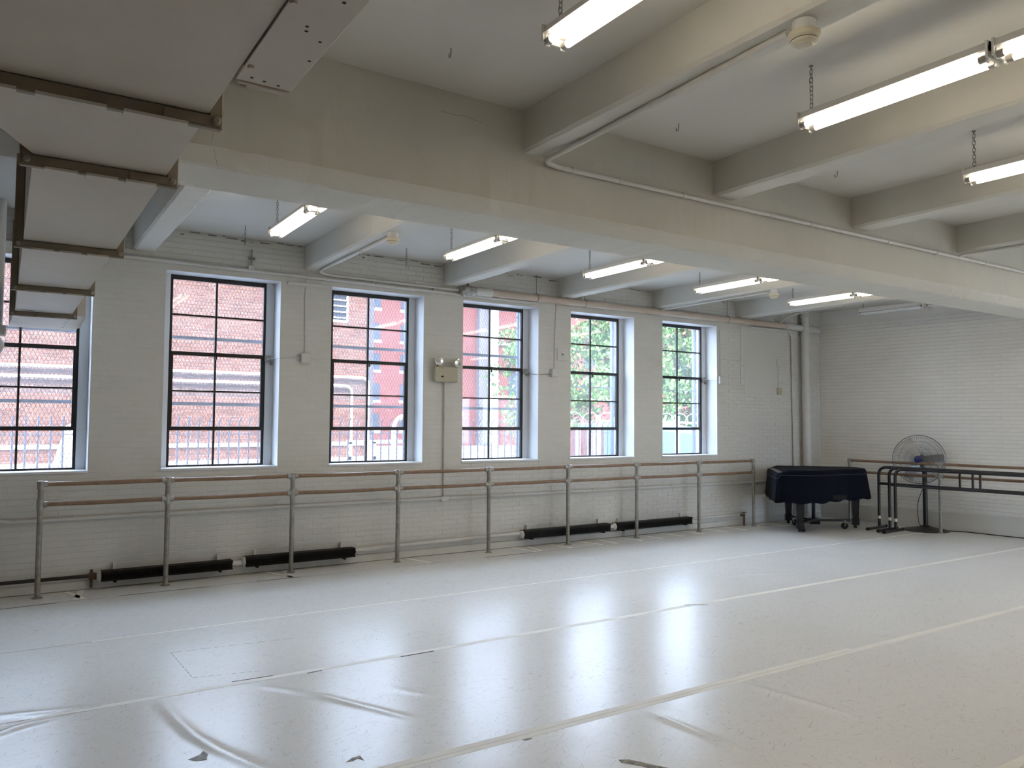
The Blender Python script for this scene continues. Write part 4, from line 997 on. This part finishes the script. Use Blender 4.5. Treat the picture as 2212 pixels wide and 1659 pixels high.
scrap([(2.29, 3.40), (2.34, 3.40), (2.345, 3.385), (2.30, 3.385)], 'tiny yellowish scrap beside the near tape line')

# ------------------------------------------------------------------ outside
up = MB().box(-14, 16, YB-.25, 9.0, CZ+.3, 10.0).build('added_storeys', 'brick_red'); tag(up, 'unseen upper floors added above the studio to shade the yard', None, kind='structure')  # added mass out of view, sized to hold sky light off the yard
gr = MB().box(-60, 110, -60, 95, -1.3, -1.0).build('ground', 'asphalt'); tag(gr, 'pale paved yard outside the windows', None, kind='structure')
def fence():
    y = 11.0; root = thing('picket_fence', 'grey steel security fence with curved picket tops outside the windows', 'fence', (4, y, -1.0))
    pk = MB(); pk.tube([(0, 0, -1.0), (0, 0, 1.50)] + [(0, -.16+.16*math.cos(a), 1.50+.16*math.sin(a)) for a in (.3, .6, .9, 1.2, 1.5)], .0125, 6, radii=[.0125]*2+[.0125, .012, .010, .008, .005])
    me = pk.mesh('picket'); me.materials.append(MATS['fence_paint']); me.polygons.foreach_set('use_smooth', [True]*len(me.polygons))
    x = -1.2
    while x < 9.3: linked('picket', me, root, (x+.0, y, 0)); x += .1305
    for z, h in ((1.425, .012), (-.7, .03)): MB().box(-1.3, 9.4, y-.012, y+.012, z, z+h).build('rail', 'fence_paint', root)
fence()
def building_a():
    Y = 19.0; X0, X1, Z0, Z1 = -4.0, 8.05, -1.0, 5.2
    root = thing('brick_building', 'low red brick building across the yard with white pipes', 'building', (2, Y, Z0))
    MB().box(X0, X1, Y+.006, Y+6, Z0, Z1).build('wall', 'mortar_out', root)
    hol = [(6.7, 7.32, 4.14, 4.95)]
    rects = brick_course(X0, X1, Z0, Z1, hol, .215, .075, .014)
    band = [r for r in rects if 2.08 < r[2] < 2.62]; rest = [r for r in rects if not (2.08 < r[2] < 2.62)]
    fn = lambda u, z, d: (u, Y+.006-d, z)
    sc_ = lambda r: (0 if (3.0 < r[0] < 5.3 and .4 < r[2] < 5) else 5)+abs(r[2]-2)
    lay_bricks(root, rest, fn, 'brick_red', lambda r: .012, .003, sc_)
    lay_bricks(root, band, fn, 'brick_grey', lambda r: .012, .003, sc_, name='dark_brick', nmax=0)
    w_ = MB().box(6.70, 7.32, Y-.02, Y+.02, 4.10, 4.16).box(7.29, 7.34, Y-.02, Y+.02, 4.14, 4.95).build('window_surround', 'white_out', root)
    MB().box(6.7, 7.30, Y-.012, Y+.004, 4.14, 4.95).build('pane', 'glass_dark', w_)
    for k in range(5): MB().box(6.7, 7.29, Y-.045, Y-.012, 4.20+.15*k, 4.235+.15*k).build('louver', 'cream_stone', w_)
    for z, xe in ((2.71, 7.75), (2.49, 7.30)):
        MB().tube(bend([(X0, Y-.10, z), (xe+.14, Y-.10, z), (xe+.14, Y-.10, -.5)], .22, 8), .032, 8).build('white_pipe', 'white_out', root, smooth=True)
    for z in (1.02, .63): MB().box(X0, X1, Y-.05, Y, z-.045, z+.045).build('ledge', 'white_out', root)
    MB().box(7.86, 8.05, Y-.03, Y, Z0, Z1).build('corner_strip', 'lavender_stone', root)
    MB().box(X0-.1, X1+.1, Y-.1, Y+6, Z1, Z1+.15).build('coping', 'cream_stone', root)
building_a()
o = MB(); o.v = [(.45, 17.5, -.9), (1.8, 17.5, -.9), (1.8, 17.5, 2.0), (1.2, 17.5, 1.62), (.45, 18.6, -.9), (1.8, 18.6, -.9), (1.8, 18.6, 2.0), (1.2, 18.6, 1.62)]
o.v[3] = (1.10, 17.5, 1.45); o.v[7] = (1.10, 18.6, 1.45)
o.f = [(0,1,2,3),(4,7,6,5),(0,4,5,1),(1,5,6,2),(2,6,7,3),(3,7,4,0)]
tag(o.build('stair_wall', 'white_out'), 'bright white sloping stair wall beyond the fence at the left', 'wall')
def rail_frame():
    root = thing('white_railing', 'white tube railing and bent pipes beyond the fence, seen through the third window', 'railing', (8.2, 17, -1))
    MB().tube(bend([(7.75, 17, -1), (7.75, 17, 1.72), (9.6, 17, 1.80)], .35, 8), .06, 10).build('bent_pipe', 'white_out', root, smooth=True)
    for z in (.75, 1.12): MB().box(6.6, 8.1, 16.95, 17.05, z-.04, z+.04).build('rail', 'white_out', root)
    for x in (6.65, 7.25): MB().box(x-.04, x+.04, 16.95, 17.05, -1, 1.12).build('post', 'white_out', root)
    MB().box(7.35, 8.6, 17.2, 17.6, -1, 1.0).build('cabinet', 'white_out', root)
rail_frame()
def building_b():
    Y = 70.0; root = thing('apartment_building', 'tall red apartment block far behind the yard', 'building', (34, Y, -1))
    MB().box(24, 41.1, Y, Y+12, -1, 22).build('wall', 'red_facade', root)
    for x in (29.9, 32.95, 36.2):
        for z in (.6, 3.5, 6.4, 9.3, 12.4, 15.3):
            wn = MB().box(x-.55, x+.55, Y-.06, Y+.0, z-.25, z).build('window_sill', 'white_out', root)
            MB().box(x-.45, x+.45, Y-.02, Y+.01, z, z+1.6).build('pane', 'glass_dark', wn); MB().box(x-.46, x+.46, Y-.05, Y-.02, z+.78, z+.84).build('meeting_rail', 'lavender_stone', wn)
    MB().box(24, 41.1, Y-.3, Y, 21.6, 22).build('cornice', 'cream_stone', root)
    MB().box(41.1, 42.15, Y-.6, Y+10, -1, 20).build('grey_pier', 'lavender_stone', root)
    MB().box(42.15, 43.25, Y-.9, Y+10, -1, 20).build('cream_pier', 'cream_stone', root)
    r2 = thing('red_hall', 'red brick hall with an arched window behind the trees', 'building', (60, 71, -1))
    MB().box(43.25, 100, Y, Y+12, -1, 24).build('wall', 'red_facade', r2)
    for z in (4.0, 6.9, 9.6): MB().box(43.25, 100, Y-.25, Y, z, z+.25).build('string_course', 'cream_stone', r2)
    for x in (45.9, 51, 56, 61, 66, 71):
        MB().prism([(x-.8, 0), (x+.8, 0), (x+.8, 0), (x-.8, 0)], 0, 0) if False else None
        aw = MB(); n = 8; P = [(x-.8, 4.4), (x+.8, 4.4)] + [(x+.8*math.cos(a*math.pi/n), 5.9+.8*math.sin(a*math.pi/n)) for a in range(n+1)]
        i = 0; aw.v = [(a, Y-.05, b) for a, b in P] + [(a, Y+.01, b) for a, b in P]; k = len(P); aw.f = [tuple(range(k)), tuple(range(2*k-1, k-1, -1))] + [(q, (q+1) % k, k+(q+1) % k, k+q) for q in range(k)]
        aw.build('arched_pane', 'glass_dark', r2); MB().box(x-.6, x+.6, Y-.05, Y+.01, 7.6, 9.2).build('pane', 'glass_dark', r2)
building_b()
def tree(x, y, h, rx, label, red=0.08, n=5200):
    root = thing('tree', label, 'tree', (x, y, -1), 'trees beyond the yard'); rd = random.Random(int(x*10))
    MB().tube([(x, y, -1), (x+.1, y, h*.35), (x-.1, y+.1, h*.7)], .2, 8, radii=[.28, .2, .1]).build('trunk', 'bark', root, smooth=True)
    for m, cnt, nm in (('leaf_green', int(n*(1-red)), 'foliage'), ('leaf_red', int(n*red), 'red_foliage')):
        mb = MB(); tint = []
        blobs = [(x+rd.uniform(-.75, .75)*rx, y+rd.uniform(-.6, .6)*rx, rd.uniform(.2, h*.92), rd.uniform(.22, .42)*rx) for _ in range(44 if m == 'leaf_green' else 8)]
        for _ in range(cnt):
            b = rd.choice(blobs); d = Vector((rd.gauss(0, 1), rd.gauss(0, 1), rd.gauss(0, 1))).normalized()*b[3]*rd.uniform(.6, 1.05)
            p = Vector(b[:3])+d; s = rd.uniform(.11, .22); a = Vector((rd.gauss(0, 1), rd.gauss(0, 1), rd.gauss(0, 1))).normalized(); c = a.orthogonal().normalized(); e = a.cross(c)
            mb.quad(p-c*s, p+e*s*.5, p+c*s, p-e*s*.5); tint.append(rd.random())
        mb.tint = tint; o = mb.build(nm, m, root, fixn=False); o['kind'] = 'stuff'
tree(29.3, 41, 9.5, 3.2, 'leafy green tree overlapping the red facade at the fourth window', n=4500)
tree(33.2, 38, 11.5, 3.6, 'dense green tree filling the left of the fifth window', n=14000)
tree(38.2, 40, 12, 3.8, 'dense green tree between the fifth and rightmost windows', n=14000)
tree(42.6, 38, 12, 3.8, 'dense green tree filling the rightmost window', n=14000)
r_ = thing('wire_fence', 'pale chain fence with posts and coiled razor wire, seen through the two right windows', 'fence', (12.5, 14, -1))
for x in (11.48, 14.0): MB().tube([(x, 14, -1), (x, 14, 1.78)], .055, 10).build('post', 'white_out', r_, smooth=True)
MB().tube([(11.5, 14, 1.64), (15.5, 14, 1.60)], .022, 8).build('top_rail', 'white_out', r_)
mb = MB(); mb.tube([(10.2+.024*i, 14+.14*math.cos(i*.32), 1.70+.14*math.sin(i*.32)) for i in range(220)], .006, 4); mb.build('razor_coil', 'white_out', r_)
r_ = thing('board_fence', 'weathered grey and pink board fence low in the fifth window', 'fence', (17, 21, -1))
x = 14.5
while x < 17.5: MB().box(x, x+.22, 21, 21.04, -1, 1.36).build('board', 'grey_boards' if int(x*5) % 2 else 'red_facade', r_); x += .25
o = MB(); o.v = [(17.9, 19, 1.36), (22.8, 19, 1.02), (22.8, 23, 1.55), (17.9, 23, 1.55), (17.9, 19, -.9), (22.8, 19, -.9), (22.8, 23, -.9), (17.9, 23, -.9)]; o.f = [(0,1,2,3),(4,7,6,5),(0,4,5,1),(1,5,6,2),(2,6,7,3),(3,7,4,0)]
tag(o.build('blue_tarp', 'blue_tarp'), 'light blue tarpaulin shelter low in the rightmost window', 'tarpaulin')
